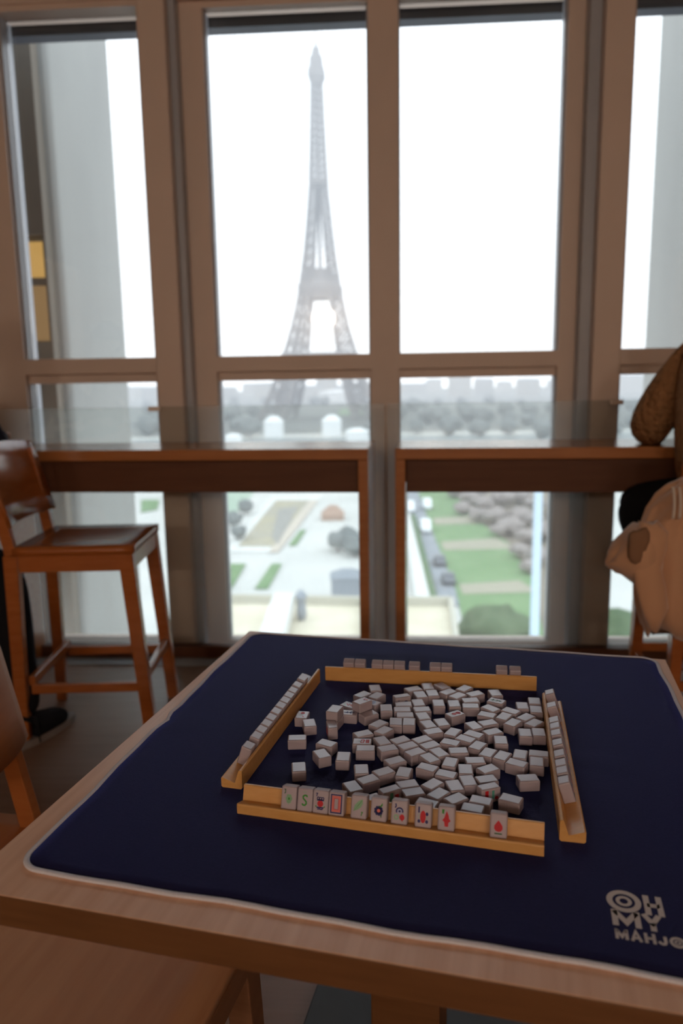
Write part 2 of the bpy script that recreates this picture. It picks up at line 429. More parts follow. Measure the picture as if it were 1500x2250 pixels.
# flat strokes for lettering and tile prints
def stroke(bm, pts, w, fn, mi=0, closed=False):
    P = [Vector(p) for p in pts]; n = len(P); vs2 = []
    for i, p in enumerate(P):
        if closed: a, b = P[i-1], P[(i+1) % n]
        else: a, b = P[max(0, i-1)], P[min(n-1, i+1)]
        d1 = (p-P[i-1]).normalized() if (i > 0 or closed) else (P[i+1]-p).normalized()
        d2 = (P[(i+1) % n]-p).normalized() if (i < n-1 or closed) else d1
        t = (d1+d2); t = t.normalized() if t.length > 1e-6 else d1
        nr = Vector((-t.y, t.x)); k = max(.45, nr.dot(Vector((-d1.y, d1.x))))
        vs2.append((bm.verts.new(fn(*(p+nr*(w/2/k)))), bm.verts.new(fn(*(p-nr*(w/2/k))))))
    for i in range(n if closed else n-1):
        a, b = vs2[i], vs2[(i+1) % n]
        bm.faces.new((a[0], a[1], b[1], b[0])).material_index = mi
def poly(bm, pts, fn, mi=0):
    bm.faces.new([bm.verts.new(fn(*p)) for p in pts]).material_index = mi
def disc(bm, cx, cy, rx, ry, fn, mi=0, n=20): poly(bm, [(cx+rx*math.cos(2*PI*k/n), cy+ry*math.sin(2*PI*k/n)) for k in range(n)], fn, mi)
def ring(bm, cx, cy, r, w, fn, mi=0, n=24, a0=0, a1=2*PI):
    full = abs(a1-a0-2*PI) < 1e-6
    stroke(bm, [(cx+r*math.cos(a0+(a1-a0)*k/n), cy+r*math.sin(a0+(a1-a0)*k/n)) for k in range(n if full else n+1)], w, fn, mi, full)
LET = {'H': [[(0, 0), (0, 1)], [(1, 0), (1, 1)], [(0, .5), (1, .5)]],
       'M': [[(0, 0), (0, 1)], [(1, 0), (1, 1)], [(0, .93), (.5, .25), (1, .93)]],
       'Y': [[(0, 1), (.5, .45), (1, 1)], [(.5, .5), (.5, 0)]],
       'A': [[(0, 0), (.5, 1), (1, 0)], [(.22, .33), (.78, .33)]],
       'J': [[(1, 1), (1, .3), (.82, .06), (.5, 0), (.15, .12), (0, .3)]],
       'N': [[(0, 0), (0, 1), (1, 0), (1, 1)]],
       'G': [[(.95, .8), (.6, 1), (.25, .92), (0, .6), (0, .38), (.25, .06), (.6, 0), (.95, .18), (.95, .48), (.55, .48)]]}
bm = B()
fn = lambda u, v: loc_m(u, v, .0037)
def letter(ch, u, v, w, h, th):
    for s in LET[ch]: stroke(bm, [(u+th/2+(w-th)*a, v+th/2*(0 if ch in 'HMYAN' else 1)+(h-(0 if ch in 'HMYAN' else th))*b) for a, b in s], th, fn)
ring(bm, .1168, .8365, .0158, .0066, fn); ring(bm, .1168, .8365, .0068, .0042, fn)
letter('H', .1385, .8185, .0205, .034, .0066)
letter('M', .1010, .7935, .0305, .0265, .0066)
letter('Y', .1325, .7925, .0225, .0265, .0062)
for ch, u, w in (('M', .1020, .0135), ('A', .1175, .0125), ('H', .1320, .0115), ('J', .1450, .0100), ('N', .1760, .0125), ('G', .1905, .0125)):
    letter(ch, u, .7725, w, .0155, .0034)
ring(bm, .1655, .7802, .0066, .0032, fn); ring(bm, .1655, .7802, .0026, .0018, fn)
for f in bm.faces:
    f.normal_update()
    if f.normal.z < 0: f.normal_flip()
obj('printed_lettering', bm, print_m, mt)['label'] = 'white printed lettering in the near right corner'

# ------------------------------------------------------------------ racks and tiles
DATA = {'tiles': [
 (0.0595, 1.3733, 1.662, 'f', None, "face-down tile lying lengthwise, nearest below the far rack's row of three"),
 (0.0342, 1.3434, 0.783, 'f', None, "face-down tile slanting up right, nearest below the far rack's leftmost pair"),
 (0.0606, 1.337, 0.886, 'f', None, "face-down tile slanting up right, second plain one below the far rack's row of three"),
 (0.0317, 1.2737, 0.708, 'U', 'a4', 'tile with red print lying on top of other tiles, left of the pile'),
 (0.0088, 1.2966, -0.66, 'u', 'a5', 'face-up tile with pink-red print behind the one with a navy arrow'),
 (0.008, 1.2643, -0.2, 'u', 'a6', 'face-up tile with a navy arrow print at the left of the pile'),
 (-0.0175, 1.2426, 1.196, 'S', None, 'tile of the two-high stack at the left of the pile'),
 (0.0426, 1.2592, 0.552, 'f', None, "face-down tile slanting up right, second plain one below the far rack's leftmost pair"),
 (0.0753, 1.2824, 1.569, 'f', None, "face-down tile lying lengthwise, third plain one below the far rack's row of three"),
 (0.0503, 1.3061, -0.651, 'u', 'a10', 'face-up tile with a pale blue swirl behind the left cluster'),
 (-0.0224, 1.2082, 1.706, 's', 'a11', 'tile on its long edge at left, red print on its left side'),
 (0.0581, 1.2179, 0.817, 'f', None, "face-down tile slanting up right, fifth plain one below the far rack's row of three"),
 (-0.0759, 1.2584, 1.401, 'u', 'j1', 'face-up tile with a red pin print close to the left rack'),
 (-0.0618, 1.2259, 1.741, 'f', None, 'face-down tile lying lengthwise, third plain one back behind the green S tile'),
 (-0.08, 1.171, 0.023, 'f', None, 'face-down tile lying sideways, second plain one back behind the green S tile'),
 (-0.0305, 1.1504, -0.518, 'f', None, 'face-down tile slanting up left, second plain one back behind the navy-crowned red dot tile'),
 (-0.0375, 1.1144, -1.171, 'f', None, 'face-down tile slanting up left, nearest behind the navy-crowned red dot tile'),
 (-0.0035, 1.1046, 1.464, 'f', None, 'face-down tile lying lengthwise, nearest behind the red and navy frame tile'),
 (-0.072, 1.0735, 1.656, 'f', None, 'face-down tile lying lengthwise, nearest behind the green S tile'),
 (0.024, 1.0638, 1.591, 'f', None, 'face-down tile lying lengthwise, second plain one back behind the pale green leaf tile'),
 (0.0303, 1.1824, 0.42, 'f', None, 'face-down tile slanting up right, fourth plain one back behind the pale green leaf tile'),
 (0.0277, 1.1537, -0.093, 'u', 'e2', 'face-up tile with red block and curled red print, front left of the pile'),
 (0.0323, 1.1304, -0.062, 'f', None, 'face-down tile lying sideways, third plain one back behind the pale green leaf tile'),
 (0.0658, 1.1927, 0.845, 'f', None, 'face-down tile slanting up right, sixth plain one back behind the navy flower tile'),
 (0.0608, 1.1556, -1.222, 'f', None, 'face-down tile slanting up left, fifth plain one back behind the navy flower tile'),
 (0.0684, 1.1292, 0.312, 'f', None, 'face-down tile slanting up right, fourth plain one back behind the navy flower tile'),
 (0.0907, 1.1574, 0.53, 'f', None, 'face-down tile slanting up right, fifth plain one back behind the navy target tile'),
 (0.1017, 1.1369, 0.479, 'f', None, 'face-down tile slanting up right, fourth plain one back behind the navy target tile'),
 (0.1112, 1.1152, 0.548, 'f', None, 'face-down tile slanting up right, sixth plain one back behind the red oval tile'),
 (0.0771, 1.0889, 0.457, 'f', None, 'face-down tile slanting up right, third plain one back behind the navy target tile'),
 (0.0575, 1.0557, 0.515, 'f', None, 'face-down tile slanting up right, third plain one back behind the navy flower tile'),
 (0.0883, 1.0529, 1.276, 'f', None, 'face-down tile lying lengthwise, second plain one back behind the navy target tile'),
 (0.0097, 1.0145, -1.187, 'f', None, 'face-down tile slanting up left, nearest behind the pale green leaf tile'),
 (0.033, 1.0339, 0.512, 'f', None, 'face-down tile slanting up right, second plain one back behind the navy flower tile'),
 (0.0628, 0.9966, 0.456, 's', 'h4', 'tile standing on edge behind the navy target tile, teal and red print'),
 (0.0905, 1.0189, 0.249, 'f', None, 'face-down tile lying sideways, nearest behind the navy target tile'),
 (0.0967, 0.997, 0.237, 'f', None, 'face-down tile lying sideways, second plain one back behind the red oval tile'),
 (0.0354, 0.9808, 0.471, 'f', None, 'face-down tile slanting up right, nearest behind the navy flower tile'),
 (0.1129, 0.9675, -0.457, 'f', None, 'face-down tile slanting up left, nearest behind the red oval tile'),
 (0.1252, 1.0663, -0.533, 'f', None, 'face-down tile slanting up left, fourth plain one back behind the red oval tile'),
 (0.151, 1.0459, -0.431, 'f', None, 'face-down tile slanting up left, fourth plain one back behind the pointed red figure tile'),
 (0.1269, 1.0175, 0.758, 'f', None, 'face-down tile slanting up right, third plain one back behind the red oval tile'),
 (0.1323, 0.9912, 0.767, 'f', None, 'face-down tile slanting up right, second plain one back behind the pointed red figure tile'),
 (0.1587, 1.0128, -1.408, 'f', None, 'face-down tile lying lengthwise, third plain one back behind the pointed red figure tile'),
 (0.1805, 1.0257, -1.477, 'f', None, 'face-down tile lying lengthwise, third back behind the gap left of the red drop tile'),
 (0.1823, 1.0591, 1.468, 'f', None, 'face-down tile lying lengthwise, fourth back behind the gap left of the red drop tile'),
 (0.2084, 1.0295, 0.202, 'f', None, 'face-down tile lying sideways, second plain one back behind the red drop tile'),
 (0.2054, 0.9998, 0.319, 's', 'i9', "tile on edge at the pile's front right with red and teal print"),
 (0.155, 0.9778, 0.567, 'f', None, 'face-down tile slanting up right, nearest behind the pointed red figure tile'),
 (0.1895, 0.9723, -0.397, 'f', None, 'face-down tile slanting up left, second back behind the gap left of the red drop tile'),
 (0.1747, 0.9532, -0.366, 'f', None, 'face-down tile slanting up left, nearest behind the gap left of the red drop tile'),
 (0.2323, 0.9753, -0.511, 'f', None, 'face-down tile slanting up left, nearest behind the red drop tile'),
 (0.2165, 1.0591, 0.477, 'f', None, 'face-down tile slanting up right, third plain one back behind the red drop tile'),
 (0.27, 1.0305, 0.048, 'f', None, "face-down tile lying sideways, nearest behind the front rack's bare end"),
 (0.1489, 1.1867, 0.317, 'f', None, 'face-down tile slanting up right, ninth plain one back behind the red oval tile'),
 (0.1268, 1.158, 0.512, 'f', None, 'face-down tile slanting up right, eighth plain one back behind the red oval tile'),
 (0.1378, 1.138, 0.492, 'f', None, 'face-down tile slanting up right, seventh plain one back behind the red oval tile'),
 (0.1719, 1.1464, -0.47, 'f', None, 'face-down tile slanting up left, seventh plain one back behind the pointed red figure tile'),
 (0.1815, 1.1823, 1.012, 'f', None, 'face-down tile slanting up right, eighth plain one back behind the pointed red figure tile'),
 (0.215, 1.1736, -0.653, 'f', None, 'face-down tile slanting up left, ninth back behind the gap left of the red drop tile'),
 (0.1986, 1.1577, -0.664, 'f', None, 'face-down tile slanting up left, eighth back behind the gap left of the red drop tile'),
 (0.1491, 1.113, -1.111, 'f', None, 'face-down tile slanting up left, sixth plain one back behind the pointed red figure tile'),
 (0.132, 1.0958, -1.058, 'f', None, 'face-down tile slanting up left, fifth plain one back behind the red oval tile'),
 (0.1622, 1.0808, 1.217, 'f', None, 'face-down tile lying lengthwise, fifth plain one back behind the pointed red figure tile'),
 (0.1804, 1.118, 0.019, 'f', None, 'face-down tile lying sideways, sixth back behind the gap left of the red drop tile'),
 (0.2144, 1.1336, 0.927, 'f', None, 'face-down tile slanting up right, seventh back behind the gap left of the red drop tile'),
 (0.2263, 1.1098, 1.011, 'f', None, 'face-down tile slanting up right, fifth plain one back behind the red drop tile'),
 (0.2016, 1.0857, -0.008, 'f', None, 'face-down tile lying sideways, fifth back behind the gap left of the red drop tile'),
 (0.2479, 1.1813, 0.395, 'f', None, "face-down tile slanting up right, fifth plain one below the far rack's rightmost pair"),
 (0.2553, 1.1513, 1.453, 'f', None, 'face-down tile lying lengthwise, sixth plain one back behind the red drop tile'),
 (0.3013, 1.176, 1.425, 'f', None, "face-down tile lying lengthwise, sixth plain one back behind the front rack's bare end"),
 (0.3242, 1.1768, 1.427, 'f', None, "face-down tile lying lengthwise, sixth plain one below the far rack's bare right end"),
 (0.2466, 1.0988, 0.976, 'f', None, 'face-down tile slanting up right, fourth plain one back behind the red drop tile'),
 (0.2757, 1.1027, 1.231, 'f', None, "face-down tile lying lengthwise, fourth plain one back behind the front rack's bare end"),
 (0.3052, 1.1038, -0.261, 'f', None, "face-down tile lying sideways, fifth plain one back behind the front rack's bare end"),
 (0.2639, 1.0755, -0.576, 'f', None, "face-down tile slanting up left, second plain one back behind the front rack's bare end"),
 (0.2955, 1.0782, 1.323, 'f', None, "face-down tile lying lengthwise, third plain one back behind the front rack's bare end"),
 (0.1326, 1.3659, 0.413, 'f', None, "face-down tile slanting up right, second plain one below the far rack's lone middle tile"),
 (0.1618, 1.3775, 1.635, 'f', None, "face-down tile lying lengthwise, nearest below the far rack's lone middle tile"),
 (0.1433, 1.3387, -1.397, 'f', None, "face-down tile lying lengthwise, third plain one below the far rack's lone middle tile"),
 (0.1667, 1.3448, 1.637, 'f', None, "face-down tile lying lengthwise, third plain one below the far rack's middle pair"),
 (0.1897, 1.3783, -1.094, 'f', None, "face-down tile slanting up left, nearest below the far rack's middle pair"),
 (0.1971, 1.3491, 0.64, 'f', None, "face-down tile slanting up right, second plain one below the far rack's middle pair"),
 (0.2126, 1.3311, 0.715, 'f', None, "face-down tile slanting up right, fourth plain one below the far rack's middle pair"),
 (0.2304, 1.3643, 0.803, 'f', None, "face-down tile slanting up right, nearest below the far rack's long empty gap"),
 (0.233, 1.3098, 0.099, 'f', None, "face-down tile lying sideways, third plain one below the far rack's long empty gap"),
 (0.2005, 1.2958, 1.567, 'f', None, "face-down tile lying lengthwise, sixth plain one below the far rack's middle pair"),
 (0.1725, 1.2994, 1.546, 'f', None, "face-down tile lying lengthwise, fifth plain one below the far rack's middle pair"),
 (0.1068, 1.3226, 0.305, 's', 'b13', 'tile on edge with dark navy print on the front, back of the pile'),
 (0.1357, 1.3024, 1.675, 'f', None, "face-down tile lying lengthwise, fourth plain one below the far rack's lone middle tile"),
 (0.108, 1.2976, 0.003, 'f', None, "face-down tile lying sideways, fifth plain one below the far rack's lone middle tile"),
 (0.1038, 1.2749, -0.007, 'f', None, "face-down tile lying sideways, seventh plain one below the far rack's lone middle tile"),
 (0.1069, 1.252, -0.029, 'f', None, 'face-down tile lying sideways, eighth plain one back behind the navy target tile'),
 (0.1393, 1.274, 0.083, 'f', None, "face-down tile lying sideways, sixth plain one below the far rack's lone middle tile"),
 (0.1381, 1.2459, -1.398, 'f', None, "face-down tile lying lengthwise, ninth plain one below the far rack's lone middle tile"),
 (0.1437, 1.2136, -1.272, 'f', None, "face-down tile slanting up left, eighth plain one below the far rack's middle pair"),
 (0.1676, 1.2201, -1.345, 'f', None, "face-down tile slanting up left, seventh plain one below the far rack's middle pair"),
 (0.1957, 1.2524, 0.516, 'u', 'b22', 'face-up tile with two red blobs in the back middle of the pile'),
 (0.0887, 1.2256, 1.476, 'f', None, "face-down tile lying lengthwise, fourth plain one below the far rack's row of three"),
 (0.1115, 1.2238, 1.452, 'f', None, 'face-down tile lying lengthwise, sixth plain one back behind the navy target tile'),
 (0.2465, 1.3388, 0.419, 'f', None, "face-down tile slanting up right, second plain one below the far rack's long empty gap"),
 (0.2851, 1.3412, -1.486, 'f', None, "face-down tile lying lengthwise, nearest below the far rack's rightmost pair"),
 (0.229, 1.2847, -0.093, 'f', None, "face-down tile lying sideways, fourth plain one below the far rack's long empty gap"),
 (0.2798, 1.3044, -0.548, 'u', 'c4', 'face-up tile with a line of dark teal print, back right of the pile'),
 (0.2629, 1.2735, -0.903, 'f', None, "face-down tile slanting up left, fifth plain one below the far rack's long empty gap"),
 (0.2514, 1.2474, -0.501, 'f', None, "face-down tile slanting up left, sixth plain one below the far rack's long empty gap"),
 (0.2967, 1.2616, -0.719, 'f', None, "face-down tile slanting up left, second plain one below the far rack's rightmost pair"),
 (0.2799, 1.2392, 0.937, 'f', None, "face-down tile slanting up right, third plain one below the far rack's rightmost pair"),
 (0.2899, 1.2145, 0.843, 'f', None, "face-down tile slanting up right, fourth plain one below the far rack's rightmost pair"),
 (0.2208, 1.2058, -1.206, 'f', None, "face-down tile slanting up left, eighth plain one below the far rack's long empty gap"),
 (0.2466, 1.2153, 0.334, 'f', None, "face-down tile slanting up right, seventh plain one below the far rack's long empty gap"),
 (0.3221, 1.2823, 1.442, 'f', None, "face-down tile lying lengthwise, second plain one below the far rack's bare right end"),
 (0.3489, 1.3017, 1.402, 'f', None, "face-down tile lying lengthwise, nearest below the far rack's bare right end"),
 (0.3427, 1.2655, 1.399, 'f', None, "face-down tile lying lengthwise, third plain one below the far rack's bare right end"),
 (0.3168, 1.2347, 0.69, 'f', None, "face-down tile slanting up right, fourth plain one below the far rack's bare right end"),
 (0.3257, 1.212, 0.735, 'f', None, "face-down tile slanting up right, fifth plain one below the far rack's bare right end"),
], 'racks': {'front': [[0.0566, 0.9518], [0.9655, -0.2604], [0.2604, 0.9655]], 'far': [[0.1677, 1.4173], [0.9855, -0.1695], [-0.1695, -0.9855]], 'left': [[-0.1017, 1.2415], [0.2554, 0.9668], [0.9668, -0.2554]], 'right': [[0.3219, 1.1042], [0.2056, 0.9786], [-0.9786, 0.2056]]},
 'rt': {'front': [-0.135, -0.1116, -0.089, -0.0664, -0.0348, -0.0071, 0.0209, 0.0531, 0.0837, 0.1513], 'far': [-0.1616, -0.1385, -0.1037, -0.0811, -0.0585, -0.0286, 0.0128, 0.0354, 0.1427, 0.1684], 'left': [-0.1508, -0.1163, -0.0937, -0.0699, -0.0469, -0.0222, 0.0023, 0.0249, 0.0475, 0.0701, 0.0963, 0.1281], 'right': [-0.1245, -0.0966, -0.074, -0.0452, -0.0093, 0.0238, 0.0492, 0.0718, 0.1309, 0.1867]}}
LR, TLT = .418, R(18)
TL, TW, TH = .0312, .0222, .0172
rack_label = {'front': 'bamboo tile rack nearest the camera holding ten face-out printed tiles', 'far': 'bamboo tile rack at the far side, seen from its back',
              'left': 'bamboo tile rack on the left side with twelve tiles in a row', 'right': 'bamboo tile rack on the right side with ten spaced tiles'}
def make_rack(k):
    (mx, my), (dx, dy), (nx, ny) = DATA['racks'][k]
    d = Vector((dx, dy, 0)); n = Vector((nx, ny, 0))
    # profile: s from the player's lip (0) to the outer wall (.034)
    prof = [(.0, .002), (.002, 0), (.032, 0), (.034, .002), (.034, .0285), (.0325, .030), (.0298, .030), (.0288, .029), (.0222, .0092), (.0022, .0162), (.0008, .0158), (0, .0145)]
    bm = B()
    rs = []
    for t in (-LR/2, -LR/2+.0012, LR/2-.0012, LR/2):
        sh = .0010 if abs(t) == LR/2 else 0
        cx, cz = .017, .011
        rs.append([(d*t + n*((s+(cx-s)*sh*20)-.034) + Vector((0, 0, z+(cz-z)*sh*20*.6))) for s, z in prof])
    rings(bm, rs)
    o = obj('tile_rack', bm, bamboo_m, None, False, (mx, my, MZ))
    tag(o, rack_label[k], 'tile rack', 'bamboo tile racks')
    # a frame for tiles standing in it: foot of the wall, wall direction, direction to the player
    foot = Vector((mx, my, MZ)) + n*(.0222-.034) + Vector((0, 0, .0092))
    up = n*math.sin(TLT) + Vector((0, 0, math.cos(TLT))); pl = -n*math.cos(TLT) + Vector((0, 0, math.sin(TLT)))
    return d, n, foot, up, pl
RK = {k: make_rack(k) for k in ('front', 'far', 'left', 'right')}

ink = {}
INK = ['green', 'navy', 'red', 'teal', 'pale_green', 'coral', 'cream', 'grey', 'pale_blue', 'dark_green']
INKC = [(.05, .28, .04), (.025, .022, .13), (.55, .02, .03), (.10, .36, .30), (.26, .46, .28), (.72, .17, .14), (.70, .60, .42), (.36, .38, .38), (.30, .38, .66), (.05, .13, .06)]
tile_mats = [tile_m] + [mat('ink_'+a, c, .5, .3) for a, c in zip(INK, INKC)]
I = {a: i+1 for i, a in enumerate(INK)}
def tile_bm():
    bm = B(); box(bm, -TL/2, TL/2, -TW/2, TW/2, -TH/2, TH/2)
    bevel(bm, .0022, 3)
    return bm
# prints in face coordinates: u along the length (top of the design = +u side 'y'), drawn upright in (x right, y up), mm
def art(bm, name, face=+1):
    sc = .001
    zf = (TH/2+.00006)*face
    def f(x, y): return (y*sc, -x*sc*face, zf)
    def up(*a): return f(*a)
    S = lambda pts, w, c, cl=False: stroke(bm, pts, w, f, I[c], cl)
    D = lambda cx, cy, rx, ry, c: disc(bm, cx, cy, rx, ry, f, I[c])
    RG = lambda cx, cy, r_, w, c, a0=0, a1=2*PI: ring(bm, cx, cy, r_, w, f, I[c], 24, a0, a1)
    Pp = lambda pts, c: poly(bm, pts, f, I[c])
    if name == 't1':
        S([(-7, 11), (-5.2, 11), (-5.2, 6.5), (-6.5, 5.5)], 1.3, 'dark_green')
        for k in range(6):
            a = k*PI/3; D(.5+3.0*math.cos(a), -1+4.2*math.sin(a), 1.9, 2.4, 'pale_green')
        S([(.5, -4), (.5, -9)], 1.0, 'pale_green'); D(.5, -1, 1.6, 1.8, 'green')
    elif name == 't2':
        S([(3.6, 4.2), (2.4, 6), (0, 6.3), (-2.4, 4.6), (-2.2, 2), (0, 0), (2.2, -2.2), (2.4, -5), (.4, -7), (-2, -6.8), (-3.6, -5)], 2.2, 'green')
        S([(-2.5, 10.6), (2.5, 10.6)], .7, 'pale_green')
    elif name == 't3':
        S([(-7, 11.2), (-4.6, 11.2), (-5.6, 8.6), (-5.6, 7)], 1.2, 'navy')
        for x in (-3.2, 0, 3.2): RG(x, 4.6, 1.6, 1.3, 'navy')
        S([(-5, 2.4), (5, 2.4)], 1.8, 'navy'); D(0, -2.2, 4.3, 4.3, 'red')
        S([(-5, -7.4), (5, -7.4)], 2.0, 'navy'); S([(-4, -9.8), (-1, -9.2), (1, -9.8), (4, -9.2)], 1.5, 'navy')
        D(-6, -6, 1, 1, 'green'); D(6, -6, 1, 1, 'green')
    elif name == 't4':
        S([(-7.2, 12), (7.2, 12), (7.2, -11.5), (-7.2, -11.5)], 1.7, 'navy', True)
        S([(-4.9, 9.4), (4.9, 9.4), (4.9, -9), (-4.9, -9)], 2.6, 'coral', True)
        S([(-3.0, 7.3), (3.0, 7.3), (3.0, -7), (-3.0, -7)], .8, 'red', True)
    elif name == 't5':
        Pp([(-7, -5), (-5.5, 2), (-1, 7.5), (5, 11), (5.6, 5), (3, 0), (-2, -4)], 'pale_green')
        S([(-6.5, -5.5), (4.5, 9)], .6, 'green'); S([(3.6, -6.2), (5.6, -6.2), (4.2, -9.5), (4.2, -11)], 1.2, 'green')
    elif name == 't6':
        for k in range(9):
            a = k*2*PI/9; D(4.4*math.cos(a), -1.2+4.6*math.sin(a), 2.0, 2.0, 'navy')
        RG(0, -1.2, 3.2, 1.8, 'navy'); D(0, -1.2, 2.3, 2.3, 'coral')
        Pp([(-.6, 4), (2, 5), (5, 9.5), (5.4, 6), (3, 3.6), (1, 3)], 'green'); Pp([(2, -6.5), (4.6, -6), (4, -10.5), (3, -9)], 'dark_green')
    elif name == 't7':
        S([(-5, 11.2), (-4.2, 8), (-5.6, 5.6)], 1.7, 'navy')
        RG(.6, 1.6, 4.3, 1.9, 'navy', -.3, PI+.5); RG(.6, 1.6, 2.6, 1.0, 'pale_blue'); D(.6, 1.6, 1.5, 1.5, 'navy')
        D(4.2, -6, 3.4, 3.9, 'red'); RG(-3.6, -6.2, 2.6, 1.6, 'pale_green'); S([(3.5, -9), (5.2, -11)], 1.2, 'red')
    elif name == 't8':
        S([(-5.6, 11), (-5.6, 3.2)], 2.2, 'navy'); D(0, -1.6, 3.7, 8.0, 'red')
        for x in (-5.2, 5.2):
            D(x, -7.4, 1.9, 2.3, 'navy'); D(x, -2.6, 1.7, 2.0, 'grey')
        D(5.2, 2.4, 1.9, 2.4, 'navy'); D(-5.4, 1.0, 1.6, 1.6, 'grey')
    elif name == 't9':
        Pp([(-5.6, 11.5), (-2.4, 11.5), (-3, 5.6), (-5.6, 6.4)], 'green')
        Pp([(.6, 9.8), (3.4, 4), (3.8, .6), (6.2, -2.5), (3.4, -4.6), (3.0, -10), (-1.6, -10), (-2.4, -4.4), (-5, -2.2), (-2.6, .6), (-1.2, 5)], 'red')
    elif name == 't10':
        Pp([(0, 6.5), (2.6, 3.6), (5.2, -.2), (5.4, -4), (3.4, -6.8), (0, -7.8), (-3.4, -6.8), (-5.4, -4), (-5.2, -.2), (-2.6, 3.6)], 'red')
        S([(-4.8, -10), (4.8, -10)], 1.8, 'dark_green')
    elif name == 'a4':
        D(-2, 8, 2, 2.6, 'red'); D(3, 9, 1.6, 3, 'coral'); D(0, 5, 1.2, 1.2, 'navy')
    elif name == 'a5':
        D(-1, 4, 3, 3.4, 'coral'); S([(-5, -2), (4, 0), (-2, -7)], 1.8, 'red'); S([(2, 6), (5, 10)], 1.4, 'coral'); D(3, -9, 1.6, 1.8, 'pale_green')
    elif name == 'a6':
        S([(1, 10), (-1, 3), (2, -3), (0, -9)], 2.6, 'navy'); S([(-5, 4), (0, 2), (5, 4.5)], 2.2, 'navy'); S([(-4, -3), (0, -4), (4, -2)], 1.8, 'navy'); D(5, -11, 1.4, 1.4, 'green')
    elif name == 'a10':
        RG(0, 1, 5.6, 2.2, 'pale_blue', .2, 5.2); RG(0, 1, 2.4, 1.6, 'pale_blue'); S([(-5, -8), (5, -9)], 1.4, 'grey')
    elif name == 'j1':
        D(0, 6, 4, 3.6, 'red'); S([(-2, 10), (3, 8)], 1.6, 'red'); RG(-2, -1, 3, 1.2, 'grey'); S([(2, -6), (5, -10)], 2, 'red')
    elif name == 'e2':
        Pp([(-6, 12), (6, 12), (6, 6), (-6, 6)], 'red'); S([(-6, 9), (6, 9)], .7, 'coral')
        RG(-2.6, 1.4, 2.6, 2.0, 'red', .6, 5.4); RG(3, .6, 2.6, 2.0, 'red', -2.2, 2.6); S([(-6, 4), (6, -2)], 1.2, 'coral')
        S([(0, -3), (0, -11)], 1.0, 'grey'); S([(-3, -5), (0, -3), (3, -5)], 1.6, 'grey')
    elif name == 'b22':
        D(.5, 6.2, 5.0, 4.6, 'red'); D(0, -2.6, 4.6, 3.8, 'red'); S([(-4, 1.6), (4, 1.6)], .9, 'coral'); S([(-3, -8), (3, -7)], 1.6, 'grey')
    elif name == 'c4':
        S([(2, -11), (-1, -6), (2, -1), (-2, 4), (1, 9)], 2.6, 'teal'); S([(-4, -7), (4, -6)], 1.5, 'dark_green'); S([(-4, 0), (3, 1)], 1.5, 'dark_green'); S([(-3, 6), (4, 7)], 1.4, 'grey')
    elif name == 'h4':
        Pp([(-9, -4), (9, -4), (9, 1), (-9, 1)], 'teal'); Pp([(-5, 4), (5.5, 4), (5.5, 10), (-5, 10)], 'red'); S([(-3, 7), (3, 7)], 1, 'coral')
    elif name == 'i9':
        Pp([(-9, -4.5), (2, -4.5), (2, -10), (-9, -10)], 'red'); Pp([(-8, 1), (5, 1), (5, 5), (-8, 5)], 'teal'); D(4, 8.5, 2.4, 3, 'red')
    elif name == 'b13':
        D(1, 5, 5, 4.6, 'navy'); D(0, -4, 3, 6, 'navy'); S([(-6, -9), (6, -9)], 2, 'navy')
    elif name == 'a11':
        Pp([(-7, 6), (6, 6), (6, -9), (-7, -9)], 'red'); D(0, 0, 3, 4, 'coral')
_tile_mesh = {}
def tile_mesh(name, face):
    k = (name, face)
    if k not in _tile_mesh:
        bm = tile_bm()
        if name:
            n0 = len(bm.faces); art(bm, name, face); bm.faces.ensure_lookup_table()
            for f in bm.faces[n0:]:
                f.normal_update()
                if f.normal.z*face < 0: f.normal_flip()
        me = bpy.data.meshes.new('mahjong_tile'); bm.normal_update(); bm.to_mesh(me); bm.free()
        for m_ in tile_mats: me.materials.append(m_)
        for p in me.polygons: p.use_smooth = p.area < 3e-5 and p.material_index == 0
        _tile_mesh[k] = me
    return _tile_mesh[k]
def put_tile(me, X, Y, Z, org, label, group):
    """X length axis, Y width axis, Z thickness axis"""
    o = bpy.data.objects.new('mahjong_tile', me); COL.objects.link(o)
    m4 = Matrix.Identity(4)
    for i in range(3): m4[i][0], m4[i][1], m4[i][2], m4[i][3] = X[i], Y[i], Z[i], org[i]
    o.matrix_world = m4
    tag(o, label, 'game tile', group)
    return o
ZV = Vector((0, 0, 1))
